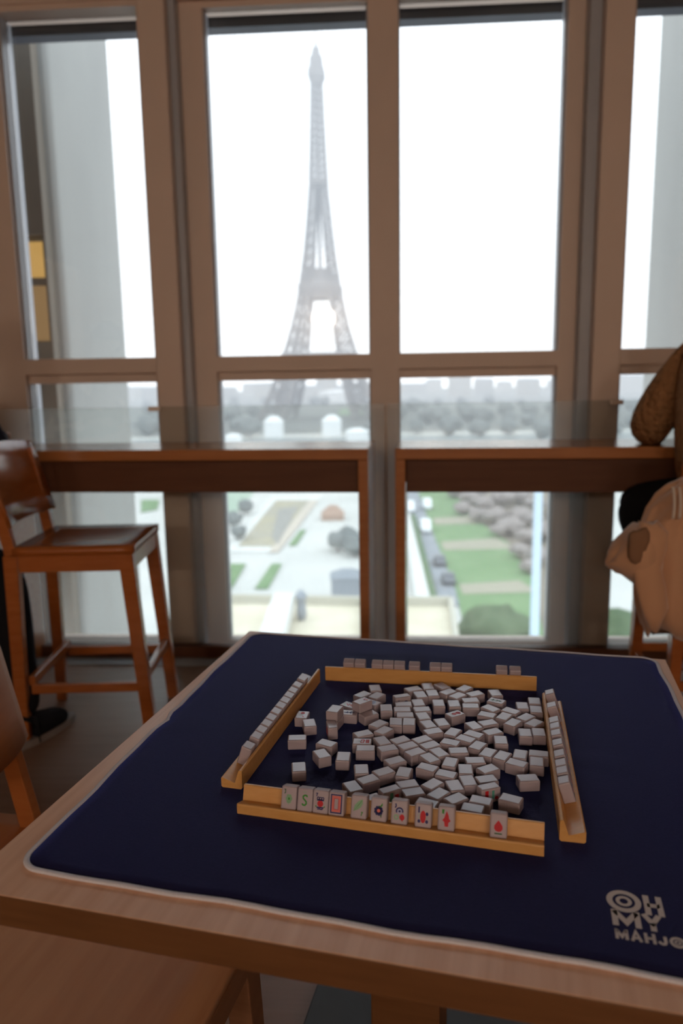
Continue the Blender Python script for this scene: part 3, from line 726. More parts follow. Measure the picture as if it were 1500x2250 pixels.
# the loose pile inside the racks
for x, y, yaw, ty, a, lab in DATA['tiles']:
    X = Vector((math.cos(yaw), math.sin(yaw), 0)); Yv = Vector((-math.sin(yaw), math.cos(yaw), 0))
    g = 'loose tiles face down in the pile' if not a else 'loose tiles showing a print in the pile'
    e = .00015
    if ty == 'f': put_tile(tile_mesh(None, 1), X, Yv, ZV, (x, y, MZ+TH/2+e), lab, g)
    elif ty == 'u':
        put_tile(tile_mesh(a, 1), X, Yv, ZV, (x, y, MZ+TH/2+e), lab, g)
    elif ty == 'U': put_tile(tile_mesh(a, 1), X, Yv, ZV, (x, y, MZ+TH*1.5+.0006), lab, g)
    elif ty == 'S':
        put_tile(tile_mesh(None, 1), X, Yv, ZV, (x, y, MZ+TH/2+e), 'lower '+lab, g)
        put_tile(tile_mesh(None, 1), X, Yv, ZV, (x, y, MZ+TH*1.5+.0006), 'upper '+lab, g)
    elif ty == 's':   # on the long edge, print towards the camera (or to the left for a11)
        Zt = -Yv if Yv.y > 0 else Yv
        if a == 'a11': Zt = Yv if Yv.x < 0 else -Yv
        Xt = X if a != 'a11' else X
        Yt = Zt.cross(Xt)
        put_tile(tile_mesh(a, 1), Xt, Yt, Zt, (x, y, MZ+TW/2+e), lab, g)
# tiles standing in the racks
names = {'front': ['pale green sprig with a small number', 'large green S', 'navy crown over a red dot', 'navy frame around a coral frame', 'pale green leaf', 'round navy flower', 'navy target above a red dot', 'red oval between navy bars', 'pointed red figure', 'red drop over a dark line'],
         'far': ['left tile of the leftmost pair on the far rack', 'right tile of the leftmost pair on the far rack', 'left tile of the row of three on the far rack', 'middle tile of the row of three on the far rack', 'right tile of the row of three on the far rack', 'lone tile between the row of three and the middle pair, far rack', 'left tile of the middle pair on the far rack', 'right tile of the middle pair on the far rack', 'left tile of the rightmost two on the far rack', 'right tile of the rightmost two on the far rack']}
ordn = ['first', 'second', 'third', 'fourth', 'fifth', 'sixth', 'seventh', 'eighth', 'ninth', 'tenth', 'eleventh', 'twelfth']
for k in ('front', 'far', 'left', 'right'):
    d, n, foot, upv, pl = RK[k]
    ss = DATA['rt'][k]
    for i, s in enumerate(ss):
        c = foot + d*s + upv*(TL/2+.0003) + pl*(TH/2+.0003)
        if k == 'front': lab = 'standing tile printed with a %s, on the front rack' % names[k][i]; me = tile_mesh('t%d' % (i+1), 1)
        elif k == 'far': lab = names[k][i]; me = tile_mesh(None, 1)
        else:
            # s grows away from the camera on the left rack; on the right rack likewise
            lab = 'tile standing in the %s rack, %s from its near end' % (k, ordn[i]); me = tile_mesh(['t3', 't9', 't6', 't7', 't10', 't2'][i % 6], 1)
        put_tile(me, upv, pl.cross(upv), pl, c, lab, 'tiles standing in the %s rack' % k)
# a tile lying at the far end of the left rack
d, n, foot, upv, pl = RK['left']
c = foot + d*.160 + pl*(.0112) + upv*(TH/2+.0003)
put_tile(tile_mesh('t10', 1), d, upv.cross(d), upv, c, 'tile lying flat at the far end of the left rack, red print upward', 'tiles standing in the left rack')
# ------------------------------------------------------------------ people
def skin(name, pts, edges, parent, m, levels=2, loc=None):
    """pts: list of (x, y, z, rx, ry); first point is the root"""
    me = bpy.data.meshes.new(name); me.from_pydata([p[:3] for p in pts], edges, [])
    o = bpy.data.objects.new(name+'_tmp', me); COL.objects.link(o)
    sm = o.modifiers.new('skin', 'SKIN'); sm.use_smooth_shade = True; sm.branch_smoothing = .4
    for i, v in enumerate(me.skin_vertices[0].data):
        v.radius = (pts[i][3], pts[i][4] if len(pts[i]) > 4 else pts[i][3]); v.use_root = (i == 0)
    sb = o.modifiers.new('sub', 'SUBSURF'); sb.levels = levels; sb.render_levels = levels
    dg = bpy.context.evaluated_depsgraph_get()
    m2 = bpy.data.meshes.new_from_object(o.evaluated_get(dg)); m2.name = name
    bpy.data.objects.remove(o)
    m2.materials.clear(); m2.materials.append(m)
    for p in m2.polygons: p.use_smooth = True
    r_ = bpy.data.objects.new(name, m2); COL.objects.link(r_); r_.parent = parent
    return r_
def chain(P, E, pts, start=None):
    """append a chain of points; start = index it is rooted at"""
    prev = start
    for p in pts:
        P.append(p); i = len(P)-1
        if prev is not None: E.append((prev, i))
        prev = i
    return prev
def hand(P, E, wrist_i, fwd_, side, upn, s=1.0):
    w = Vector(P[wrist_i][:3]); fwd_, side, upn = Vector(fwd_).normalized(), Vector(side).normalized(), Vector(upn).normalized()
    palm = w+fwd_*.05*s; P.append((*palm, .030*s, .016*s)); pi_ = len(P)-1; E.append((wrist_i, pi_))
    for k, (off, ln) in enumerate(((-.030, .070), (-.010, .080), (.011, .075), (.030, .058))):
        b = palm+fwd_*.035*s+side*off*s
        pts = [(*b, .010*s), (*(b+fwd_*ln*.45*s-upn*.006*s), .0090*s), (*(b+fwd_*ln*.75*s-upn*.020*s), .0082*s), (*(b+fwd_*ln*.92*s-upn*.034*s), .0072*s)]
        chain(P, E, pts, pi_)
    b = palm-fwd_*.02*s-side*.034*s
    chain(P, E, [(*b, .012*s), (*(b-side*.022*s+fwd_*.028*s), .010*s), (*(b-side*.026*s+fwd_*.055*s), .0085*s)], pi_)
skin_m = mat('skin_tone', (.62, .40, .30), .5, .4, (.66, .43, .33), 30)
hair_m = mat('dark_brown_hair', (.05, .03, .02), .6, .3, (.09, .055, .035), 60, (1, 1, .1), bump=.4)
def knit_mat(name, c, c2):
    m = mat(name, c, .95, .1, c2, 40)
    t = m.node_tree; b = t.nodes['Principled BSDF']
    tx = t.nodes.new('ShaderNodeTexCoord'); vo = t.nodes.new('ShaderNodeTexVoronoi'); vo.inputs['Scale'].default_value = 48
    bp = t.nodes.new('ShaderNodeBump'); bp.inputs['Strength'].default_value = 1.0; bp.inputs['Distance'].default_value = .014; bp.invert = True
    t.links.new(tx.outputs['Object'], vo.inputs['Vector']); t.links.new(vo.outputs['Distance'], bp.inputs['Height']); t.links.new(bp.outputs[0], b.inputs['Normal'])
    return m
def person(loc, label, J, top_m, trouser_m, shoe_m, sleeve=.062, sole_m=None, bulk=1.0):
    """J: joint positions (world) - pelvis, chest, neck, head, (shoulder, elbow, wrist) x2, (hip, knee, ankle, toe) x2"""
    o = empty('person', loc, label=label, cat='person')
    L0 = Vector(loc); v = lambda p, *r_: (*(Vector(p)-L0), *r_)
    mid = lambda a, b, t=.5: Vector(a)*(1-t)+Vector(b)*t
    P, E = [], []
    pel = chain(P, E, [v(J['pelvis'], .13, .11)])
    ch = chain(P, E, [v(mid(J['pelvis'], J['chest']), .12, .10), v(J['chest'], .15, .105), v(mid(J['chest'], J['neck'], .75), .085, .07), v(J['neck'], .052, .052)], pel)
    chest_i = ch-2
    H = Vector(J['head']); fx = Vector(J['face']).normalized()
    hd = chain(P, E, [v(H-Vector((0, 0, .075))+fx*.012, .060, .066), v(H-Vector((0, 0, .03))+fx*.008, .072, .082), v(H+Vector((0, 0, .035)), .076, .088), v(H+Vector((0, 0, .085))-fx*.008, .055, .064)], ch)
    chain(P, E, [v(H-Vector((0, 0, .022))+fx*.098, .013), v(H-Vector((0, 0, .034))+fx*.110, .009)], hd-2)          # nose
    sd = fx.cross(ZV).normalized()
    for s in (-1, 1): chain(P, E, [v(H+sd*s*.080-Vector((0, 0, .02)), .016, .010)], hd-1)                    # ears
    for A in ('r', 'l'):
        sh, el, wr = J['shoulder_'+A], J['elbow_'+A], J['wrist_'+A]
        w_i = chain(P, E, [v(sh, .058), v(mid(sh, el), .048), v(el, .040), v(mid(el, wr), .036), v(wr, .027, .022)], chest_i)
        fd = Vector(wr)-Vector(el); hand(P, E, w_i, fd, fd.cross(ZV) if fd.cross(ZV).length > .02 else (0, 1, 0), ZV, .95)
        hp, kn, an, to = (J[q+A] for q in ('hip_', 'knee_', 'ankle_', 'toe_'))
        chain(P, E, [v(hp, .070), v(mid(hp, kn), .060), v(kn, .045), v(mid(kn, an, .35), .045), v(an, .030)], pel)
    skin('body', P, E, o, skin_m)
    # sweater
    P, E = [], []
    i0 = chain(P, E, [v(mid(J['pelvis'], J['chest'], .02), .170*bulk, .150*bulk), v(mid(J['pelvis'], J['chest']), .165*bulk, .140*bulk), v(J['chest'], .185*bulk, .145*bulk), v(mid(J['chest'], J['neck'], .62), .125*bulk, .10*bulk), v(mid(J['chest'], J['neck'], .92), .068, .066)])
    for A in ('r', 'l'):
        sh, el, wr = J['shoulder_'+A], J['elbow_'+A], J['wrist_'+A]
        chain(P, E, [v(sh, sleeve*1.3), v(mid(sh, el), sleeve*1.12), v(el, sleeve), v(mid(el, wr), sleeve*.9), v(mid(el, wr, .93), sleeve*.66)], 2)
    skin('sweater', P, E, o, top_m)
    P, E = [], []
    chain(P, E, [v(J['pelvis'], .165, .14)])
    for A in ('r', 'l'):
        hp, kn, an, to = (J[q+A] for q in ('hip_', 'knee_', 'ankle_', 'toe_'))
        chain(P, E, [v(hp, .105), v(mid(hp, kn), .095), v(kn, .078), v(mid(kn, an, .45), .072), v(mid(kn, an, 1.0), .060)], 0)
    skin('trousers', P, E, o, trouser_m)
    for A in ('r', 'l'):
        an, to = Vector(J['ankle_'+A]), Vector(J['toe_'+A])
        d = (to-an); d.z = 0; d.normalize(); zb = to.z-.045
        P, E = [], []
        q = lambda t, z: v(an+d*t+Vector((0, 0, zb+z-an.z)))
        chain(P, E, [(*q(-.045, .055)[:3], .052, .054), (*q(.03, .06)[:3], .056, .060), (*q(.11, .050)[:3], .058, .046), (*q(.20, .040)[:3], .046, .036)])
        k = len(P); chain(P, E, [(*q(-.02, .12)[:3], .052, .052)], 0)
        s_ = skin('shoe', P, E, o, shoe_m)
        if sole_m:
            bm = B(); sd2 = Vector((-d.y, d.x, 0)); pts = []
            for k in range(20):
                a = 2*PI*k/20; pp = an+d*(.075+.165*math.cos(a))+sd2*(.050*math.sin(a)); pts.append((pp.x-L0.x, pp.y-L0.y))
            prism(pts, zb-L0.z, zb+.026-L0.z, bm); so = obj('sole', bm, sole_m, s_)
    # hair cap
    bm = B(); bmesh.ops.create_uvsphere(bm, u_segments=20, v_segments=14, radius=1)
    for vv in bm.verts:
        c = vv.co.copy(); back = max(0, -Vector((c.x, c.y, 0)).dot(Vector((fx.x, fx.y, 0))))
        vv.co = Vector((c.x*.105, c.y*.105, .045+(c.z*.095 if c.z > 0 else c.z*(.03+.17*back)))) - Vector((fx.x, fx.y, 0))*.018 + (H-L0)
    obj('hair', bm, hair_m, o, True)
    return o
V3 = Vector
knit_m = knit_mat('camel_knit', (.33, .165, .075), (.40, .21, .10))
# right: seated sideways on the stool, facing left, right elbow on the bar
person((1.46, 2.86, 0), 'person in a chunky camel knit sweater leaning an elbow on the right bar', dict(
    pelvis=(1.45, 2.80, .93), chest=(1.355, 2.84, 1.20), neck=(1.46, 2.86, 1.52), head=(1.45, 2.87, 1.69), face=(-1, .15, -.1),
    shoulder_r=(1.37, 2.95, 1.44), elbow_r=(1.235, 3.02, 1.165), wrist_r=(1.34, 3.24, 1.125), shoulder_l=(1.50, 2.68, 1.38), elbow_l=(1.52, 2.58, 1.12), wrist_l=(1.40, 2.72, 1.0),
    hip_r=(1.42, 2.94, .87), knee_r=(1.15, 3.0, .88), ankle_r=(1.45, 2.93, .44), toe_r=(1.43, 3.07, .38),
    hip_l=(1.42, 2.76, .87), knee_l=(1.12, 2.93, .86), ankle_l=(1.70, 3.18, .10), toe_l=(1.66, 3.30, .045)), knit_m, black_m, black_m, .090, None, 1.3)
# left: at the frame's edge, seated, one foot on the floor under the stool
person((-1.70, 2.85, 0), 'person in dark navy at the left edge with one black sneaker on the floor', dict(
    pelvis=(-1.72, 2.83, .86), chest=(-1.62, 2.90, 1.20), neck=(-1.57, 2.95, 1.45), head=(-1.57, 2.99, 1.62), face=(.1, 1, -.1),
    shoulder_r=(-1.44, 2.90, 1.37), elbow_r=(-1.385, 3.02, 1.13), wrist_r=(-1.48, 3.28, 1.15), shoulder_l=(-1.78, 2.92, 1.37), elbow_l=(-1.86, 3.04, 1.12), wrist_l=(-1.70, 3.28, 1.13),
    hip_r=(-1.66, 2.86, .84), knee_r=(-1.37, 3.0, .60), ankle_r=(-1.225, 2.72, .105), toe_r=(-1.14, 2.91, .045),
    hip_l=(-1.80, 2.88, .84), knee_l=(-1.86, 3.08, .70), ankle_l=(-1.84, 3.02, .31), toe_l=(-1.86, 3.16, .27)), mat('navy_jersey', (.02, .022, .04), .9, .2), black_m, black_m, .055, mat('pale_sole', (.30, .26, .24), .7))

# coat hanging over the right stool
def cloth_m():
    return mat('beige_cotton', (.62, .34, .20), .85, .25, (.68, .39, .235), 4, bump=.5, bscale=14, sheen=.6)
co = empty('coat', (1.3, 2.42, 0), 0, label='pinkish beige coat hung over the stool at the right edge', cat='coat')
CL = V3((1.3, 2.42, 0))
def fold(a, z): return .5*math.sin(5*a+z*6)+.3*math.sin(11*a-z*13+1)+.22*math.sin(17*a+z*23)
bm = B(); rs = []
edge = [(1436, 1402), (1430, 1390), (1422, 1360), (1416, 1325), (1415, 1285), (1417, 1245), (1421, 1205), (1430, 1165), (1446, 1130), (1468, 1100), (1490, 1078), (1512, 1062)]
for i, (ex, ey) in enumerate(edge):
    p = px(ex, ey, Y=2.38); xl, z = p.x, p.z; xr = 1.80-.02*i; cx, hw = (xl+xr)/2, (xr-xl)/2
    th = (.05, .075, .09, .095, .095, .095, .10, .105, .105, .10, .085, .05)[i]
    ring_ = []
    for k in range(64):
        t = 2*PI*k/64; c, s_ = math.cos(t), math.sin(t)
        sx = math.copysign(abs(c)**.75, c); sy = math.copysign(abs(s_)**.8, s_)
        f_ = fold(t*1.3, z)
        ring_.append((cx+hw*sx-CL.x+(.012*f_ if abs(c) > .5 else 0), 2.455+th*sy+.034*f_*(1 if s_ < 0 else .3)-CL.y, z+.010*math.sin(4*t+i)+(.02*math.sin(9*t) if i == 0 else 0)))
    rs.append(ring_)
rings(bm, rs)
obj('coat_body', bm, cloth_m(), co, True)
# turned-over front edge with a rolled fold
bm = B(); rs = []
for i, (ex, ey) in enumerate([(1428, 1152), (1434, 1180), (1438, 1215), (1434, 1255), (1430, 1300), (1436, 1345), (1446, 1385)]):
    p = px(ex, ey, Y=2.345); w_ = (.03, .045, .05, .046, .05, .046, .02)[i]
    rs.append([(p.x-CL.x+w_*math.cos(q)+.012*math.sin(i*1.7), p.y+.02-CL.y+.020*math.sin(q), p.z+.01*math.cos(2*q)) for q in [j*2*PI/18 for j in range(18)]])
rings(bm, rs); obj('front_facing', bm, cloth_m(), co, True)
# sleeve end swinging out to the left
bm = B(); rs = []
for i, (ex, y0, y1, hd) in enumerate(((1334, 1236, 1243, .006), (1342, 1210, 1249, .03), (1354, 1187, 1256, .05), (1370, 1167, 1263, .066), (1388, 1152, 1274, .078), (1406, 1146, 1288, .082), (1424, 1150, 1296, .078), (1444, 1160, 1300, .05))):
    a_, b2 = px(ex, y0, Y=2.42), px(ex, y1, Y=2.42); c = (a_+b2)/2; hh = (a_.z-b2.z)/2
    rs.append([(c.x-CL.x+.010*math.sin(3*q+i), hd*math.cos(q)+.010*math.sin(2*q+i*1.3), c.z+hh*math.sin(q)*(1+.07*math.sin(5*q+i*2))) for q in [j*2*PI/28 for j in range(28)]])
rings(bm, rs)
obj('sleeve', bm, cloth_m(), co, True)
bm = B(); rs = []
for i, (ex, y0, y1) in enumerate(((1381, 1172, 1226), (1388, 1166, 1236), (1398, 1166, 1240), (1409, 1160, 1236), (1418, 1158, 1215), (1424, 1166, 1195))):
    a_, b2 = px(ex, y0, Y=2.345), px(ex, y1, Y=2.345); c = (a_+b2)/2; hh = (a_.z-b2.z)/2
    rs.append([(c.x-CL.x, c.y-CL.y+.012*math.cos(q), c.z+hh*math.sin(q)) for q in [j*2*PI/16 for j in range(16)]])
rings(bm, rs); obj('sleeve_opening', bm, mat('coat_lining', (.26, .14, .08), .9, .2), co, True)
for s in (0, 14):
    bm = B(); rs = []
    for k in range(9):
        t = k/8; c = px(1478+s+12*t*(1-t), 1070+70*t, Y=2.335)-CL
        rs.append([(c.x+.005*math.cos(q), c.y+.005*math.sin(q), c.z) for q in [j*2*PI/8 for j in range(8)]])
    rings(bm, rs); obj('drawcord', bm, mat('cord', (.7, .6, .52), .8), co, True)

# ------------------------------------------------------------------ outside: the building's own stone
GZ = -29.0
st = lambda n_, bm, m_, k='structure': tag(obj(n_, bm, m_), kind=k)
bm = B(); box(bm, -4.4, -1.625, 4.62, 5.90, -16, 6.5); bevel(bm, .05, 3)
tag(obj('stone_pier', bm, stone_m), 'tall pale limestone pier outside the leftmost windows', 'pier', 'limestone piers of the facade')
bm = B(); box(bm, 2.325, 4.6, 4.62, 5.87, -16, 6.5); bevel(bm, .05, 3)
tag(obj('stone_pier', bm, stone_m), 'tall pale limestone pier outside the right edge window', 'pier', 'limestone piers of the facade')
# overhanging lintel just outside the glass
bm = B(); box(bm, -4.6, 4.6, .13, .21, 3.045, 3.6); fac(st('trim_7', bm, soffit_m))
# lit side room of the building, seen left of the pier
sw = empty('lit_bay', (-2.0, 4.50, 0), 0, label='shaded stone bay with an amber lit opening outside the left window', cat='bay')
x0, x1 = -.62, .33
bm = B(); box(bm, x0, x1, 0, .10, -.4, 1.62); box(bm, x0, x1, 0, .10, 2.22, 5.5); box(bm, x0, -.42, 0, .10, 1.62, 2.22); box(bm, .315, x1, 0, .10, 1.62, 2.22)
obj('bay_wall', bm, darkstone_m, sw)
em = bpy.data.materials.new('amber_lamp_glow'); em.use_nodes = True
b_ = em.node_tree.nodes['Principled BSDF']; b_.inputs['Base Color'].default_value = (.5, .32, .12, 1); b_.inputs['Emission Color'].default_value = (1, .60, .18, 1); b_.inputs['Emission Strength'].default_value = .42
em2 = bpy.data.materials.new('amber_room_glow'); em2.use_nodes = True
b_ = em2.node_tree.nodes['Principled BSDF']; b_.inputs['Base Color'].default_value = (.4, .27, .13, 1); b_.inputs['Emission Color'].default_value = (1, .62, .28, 1); b_.inputs['Emission Strength'].default_value = .16
obj('lamp_panel', bbox(-.40, .30, .05, .07, 1.99, 2.19, .004), em, sw)
obj('lit_wall_panel', bbox(-.41, .31, .07, .09, 1.63, 1.95, .004), em2, sw)
obj('crossbar', bbox(-.42, .32, .02, .06, 1.945, 1.985, .003), darkstone_m, sw)

# ------------------------------------------------------------------ outside: gardens, tower, town
paving_m = mat('pale_gravel', (.52, .52, .495), .9, .1, (.60, .595, .57), .06)
grass_m = mat('winter_lawn', (.15, .25, .115), .9, .1, (.19, .29, .145), .2)
palegrass_m = mat('frosty_lawn', (.33, .42, .33), .9, .1, (.38, .47, .38), .1)
path_m = mat('sand_path', (.33, .31, .24), .9, .1)
road_m = mat('grey_asphalt', (.24, .26, .29), .8, .2, (.28, .30, .33), .2)
cream_m = mat('cream_stone', (.62, .56, .43), .8, .2, (.68, .62, .50), .4)
white_m = mat('white_stone', (.62, .62, .60), .8, .2)
basin_m = mat('drained_basin', (.40, .36, .25), .9, .1, (.34, .32, .27), .15)
soil_m = mat('bare_soil', (.22, .185, .15), .9, .1, (.27, .23, .18), .15)
hedge_m = mat('clipped_hedge', (.10, .17, .09), .9, .1, (.14, .2, .11), .8)
park_m = mat('distant_park', (.13, .14, .13), .9, .1, (.19, .195, .18), .02)
def gpoly(pts, dz): return [(px(x, y, z=GZ+dz).x, px(x, y, z=GZ+dz).y) for x, y in pts]
def patch(name, pts, m_, dz, th=.12):
    q = gpoly(pts, dz)
    a = sum(q[i-1][0]*q[i][1]-q[i][0]*q[i-1][1] for i in range(len(q)))
    if a < 0: q = q[::-1]
    return st(name, prism(q, GZ+dz-th, GZ+dz), m_)
st('ground', bbox(-2500, 2500, 12, 4200, GZ-2, GZ), paving_m)
bm = B(); box(bm, -2400, 2400, 470, 4100, GZ-.1, GZ+.3); st('park_ground', bm, park_m)
bm = B(); box(bm, -2400, 2400, 375, 440, GZ-.1, GZ+.2); st('river', bm, mat('grey_river', (.20, .23, .23), .5, .3))
patch('pale_lawn', [(470, 1072), (566, 1072), (520, 1125), (470, 1185)], palegrass_m, .15)
patch('basin_rim', [(490, 1212), (598, 1088), (712, 1088), (640, 1165), (592, 1212)], white_m, .2)
patch('basin_floor', [(522, 1200), (606, 1099), (690, 1099), (612, 1200)], basin_m, .3)
patch('basin_dark_step', [(596, 1180), (612, 1118), (655, 1112), (610, 1196)], mat('basin_stone', (.27, .26, .235), .9), .36)  # darker stone slab along the basin's lower inside
patch('basin_kerb', [(590, 1212), (680, 1098), (700, 1098), (640, 1175), (610, 1212)], mat('pink_stone', (.50, .44, .37), .9), .32)
patch('lawn_strip_1', [(634, 1197), (660, 1164), (672, 1164), (650, 1197)], grass_m, .3)
patch('lawn_strip_2', [(560, 1292), (597, 1238), (619, 1238), (588, 1292)], grass_m, .3)
patch('lawn_strip_3', [(488, 1292), (488, 1238), (540, 1238), (508, 1292)], grass_m, .3)
patch('lawn_strip_4', [(310, 1125), (310, 1098), (350, 1098), (345, 1118)], grass_m, .3)
patch('slope_soil', [(962, 1070), (1330, 1070), (1330, 1420), (1195, 1420), (1165, 1300), (1130, 1235), (1060, 1150)], soil_m, .12)
patch('lawn', [(915, 1070), (988, 1070), (1045, 1140), (1115, 1190), (1165, 1262), (1200, 1420), (1030, 1420), (1000, 1290), (955, 1180)], grass_m, .3)
patch('garden_path_1', [(950, 1138), (1030, 1134), (1060, 1150), (956, 1152)], path_m, .4)
patch('garden_path_2', [(968, 1190), (1090, 1182), (1140, 1205), (975, 1208)], path_m, .4)
patch('garden_path_3', [(1008, 1283), (1140, 1275), (1185, 1300), (1016, 1304)], path_m, .4)
patch('road', [(888, 1070), (915, 1070), (965, 1190), (1024, 1330), (968, 1330), (915, 1150), (888, 1100)], road_m, .2)
tag(patch('hedge', [(902, 1130), (912, 1130), (964, 1330), (948, 1330)], hedge_m, 1.0, 1.0), 'low dark green hedge between the white wall and the road', 'hedge')
tag(patch('garden_wall', [(886, 1130), (900, 1128), (950, 1335), (916, 1335)], white_m, 1.4, 1.4), 'low white stone wall running away at the right of the gap', 'wall')
# stone terraces in front
def terrace(name, pts, z, m1, label, cat):
    q = [(px(x, y, z=z).x, px(x, y, z=z).y) for x, y in pts]
    a = sum(q[i-1][0]*q[i][1]-q[i][0]*q[i-1][1] for i in range(len(q)))
    if a < 0: q = q[::-1]
    o = empty(name, (0, 0, 0), label=label, cat=cat)
    obj('roof_slab', prism(q, GZ, z), m1, o)
    cx = sum(p[0] for p in q)/len(q); cy2 = sum(p[1] for p in q)/len(q)
    bm = B()
    for i in range(len(q)):
        a_, b2 = q[i], q[(i+1) % len(q)]; bar(bm, (a_[0], a_[1], z+.45), (b2[0], b2[1], z+.45), .5, .9)
    obj('parapet', bm, mat('parapet_stone', (.45, .43, .36), .85), o)
    return o
terrace('stone_terrace', [(420, 1322), (800, 1330), (800, 1460), (380, 1460)], -21, cream_m, 'cream stone terrace roof below the left bar, nearest the palace', 'terrace')
terrace('stone_terrace', [(850, 1330), (990, 1330), (1008, 1460), (850, 1460)], -21, cream_m, 'cream stone terrace roof below the right bar, nearest the palace', 'terrace')
a_, b2 = px(625, 1318, z=-19.6), px(585, 1450, z=-19.6)
bm = B(); bar(bm, a_, b2, 2.0, 1.6); tag(obj('stair_parapet', bm, white_m), 'white slanting stair wall crossing the left terrace', 'wall')
bm = B(); q = px(662, 1340, z=-20); rs = [[(q.x+r_*math.cos(t), q.y+r_*math.sin(t), -21+z) for t in [k*PI/5 for k in range(10)]] for z, r_ in ((.0, .35), (.6, .5), (1.2, .45), (2.0, .38), (2.2, .6), (2.6, .5), (3.0, .15))]
rings(bm, rs); tag(obj('stone_urn', bm, road_m, None, True), 'small dark urn on the left terrace edge', 'urn')

# things standing in the gardens
random.seed(4)
def crown_bm(r_, h, seed, lumps=1.0, sub=3):
    bm = B(); bmesh.ops.create_icosphere(bm, subdivisions=sub, radius=1)
    for v in bm.verts:
        n_ = mnoise.noise(v.co*1.7+V3((seed*3.1, 0, 0)))*.35+mnoise.noise(v.co*4.5+V3((0, seed*1.7, 0)))*.22
        k = 1+lumps*n_
        v.co = V3((v.co.x*r_*k, v.co.y*r_*k, v.co.z*h*k))
    return bm
def tree(loc, r_, h, trunk, m_, label, group, cat='tree', name='garden_tree', seed=None):
    seed = random.random()*50 if seed is None else seed
    o = empty(name, loc, label=label, cat=cat, group=group)
    c = obj('crown', crown_bm(r_, h/2, seed), m_, o, True); c.location = (0, 0, trunk+h/2*.85)
    bm = B(); rs = [[(rr*math.cos(t), rr*math.sin(t), z) for t in [k*PI/4 for k in range(8)]] for z, rr in ((-.3, r_*.12), (trunk*.6, r_*.07), (trunk+h*.4, r_*.035))]
    rings(bm, rs)
    for k in range(4):
        a = k*PI/2+seed; bar(bm, (0, 0, trunk*.9), (r_*.6*math.cos(a), r_*.6*math.sin(a), trunk+h*.55), r_*.05, r_*.05)
    obj('trunk', bm, mat('bark', (.12, .09, .07), .9), o)
    return o
bare_m = mat('bare_twigs', (.25, .215, .205), .95, .05, (.33, .29, .275), .5)
ever_m = mat('evergreen_leaves', (.075, .115, .06), .9, .1, (.12, .16, .09), .6)
grey_m = mat('winter_trees', (.15, .165, .165), .95, .05, (.21, .225, .22), .15)
for x, y, r_ in ((1015, 1120, 5), (1052, 1082, 5), (1125, 1082, 5), (1050, 1135, 5), (1095, 1168, 4), (1140, 1140, 6), (1170, 1145, 5), (1140, 1215, 4), (1160, 1250, 3.5), (1030, 1095, 6), (1060, 1110, 6), (1100, 1100, 7), (1140, 1095, 7), (1175, 1112, 6), (1085, 1140, 6), (1120, 1165, 6), (1155, 1185, 5), (1195, 1175, 6), (1180, 1230, 5), (1000, 1082, 6), (1225, 1140, 6)):
    p = px(x, y+14, z=GZ); tree(p, r_*.42, r_*.52, .9, bare_m, 'leafless brownish tree on the slope beside the right lawn', 'leafless trees beside the lawn')
for x, y, r_ in ((742, 1190, 2.6), (764, 1180, 2.8), (780, 1200, 3)):
    p = px(x, y+22, z=GZ); tree(p, r_*.72, r_*1.2, .8, grey_m, 'small grey tree on the pale square left of the gap', 'small trees on the pale square')
for x, y, r_ in ((490, 1150, 3.0), (515, 1120, 3.0), (500, 1178, 2.5)):
    p = px(x+25, y+10, z=GZ); tree(p, r_*.6, r_, .8, grey_m, 'small grey bush beside the pale left lawn', 'bushes beside the pale lawn', 'bush')
for x, y, r_, lab in ((1085, 1372, 4.2, 'dark evergreen bush at the bottom of the right lawn'), (1355, 1380, 4.0, 'dark evergreen bush seen left of the hanging coat')):
    p = px(x, y+38, z=GZ+2); p.z = GZ; tree(p, r_, r_*1.25, 1.2, ever_m, lab, None, 'bush', 'evergreen_bush')
# kiosk, tent and vehicles
def hut(loc, w, d, h, m_, roof_m, label, name='kiosk', cat='kiosk', hip=.4):
    o = empty(name, loc, label=label, cat=cat)
    obj('walls', bbox(-w/2, w/2, -d/2, d/2, 0, h, .02, 1), m_, o)
    bm = B(); b4 = [bm.verts.new(p) for p in ((-w*.54, -d*.54, h+.002), (w*.54, -d*.54, h+.002), (w*.54, d*.54, h+.002), (-w*.54, d*.54, h+.002))]; t4 = [bm.verts.new((x*w*.16, y*d*.16, h+h*hip)) for x, y in ((-1, -1), (1, -1), (1, 1), (-1, 1))]
    bm.faces.new(b4[::-1]); bm.faces.new(t4)
    for i in range(4): bm.faces.new((b4[i], b4[(i+1) % 4], t4[(i+1) % 4], t4[i]))
    obj('roof', bm, roof_m, o)
    return o
p = px(764, 1318, z=GZ); hut(p, 4.6, 4, 3.6, road_m, road_m, 'dark grey kiosk on the pale square left of the gap', hip=.25)
p = px(731, 1140, z=GZ); hut(p, 5, 5, 1.2, mat('brown_canvas', (.36, .24, .18), .9), mat('brown_canvas', (.36, .24, .18), .9), 'small brown pointed tent on the pale square', 'tent', 'tent', 1.6)
veh_w = mat('white_vehicle_paint', (.75, .77, .8), .3, .5); veh_d = mat('dark_vehicle_paint', (.08, .09, .11), .3, .5); veh_g = mat('vehicle_window', (.03, .035, .04), .1, .6); tyre = mat('tyre_rubber', (.02, .02, .02), .8)
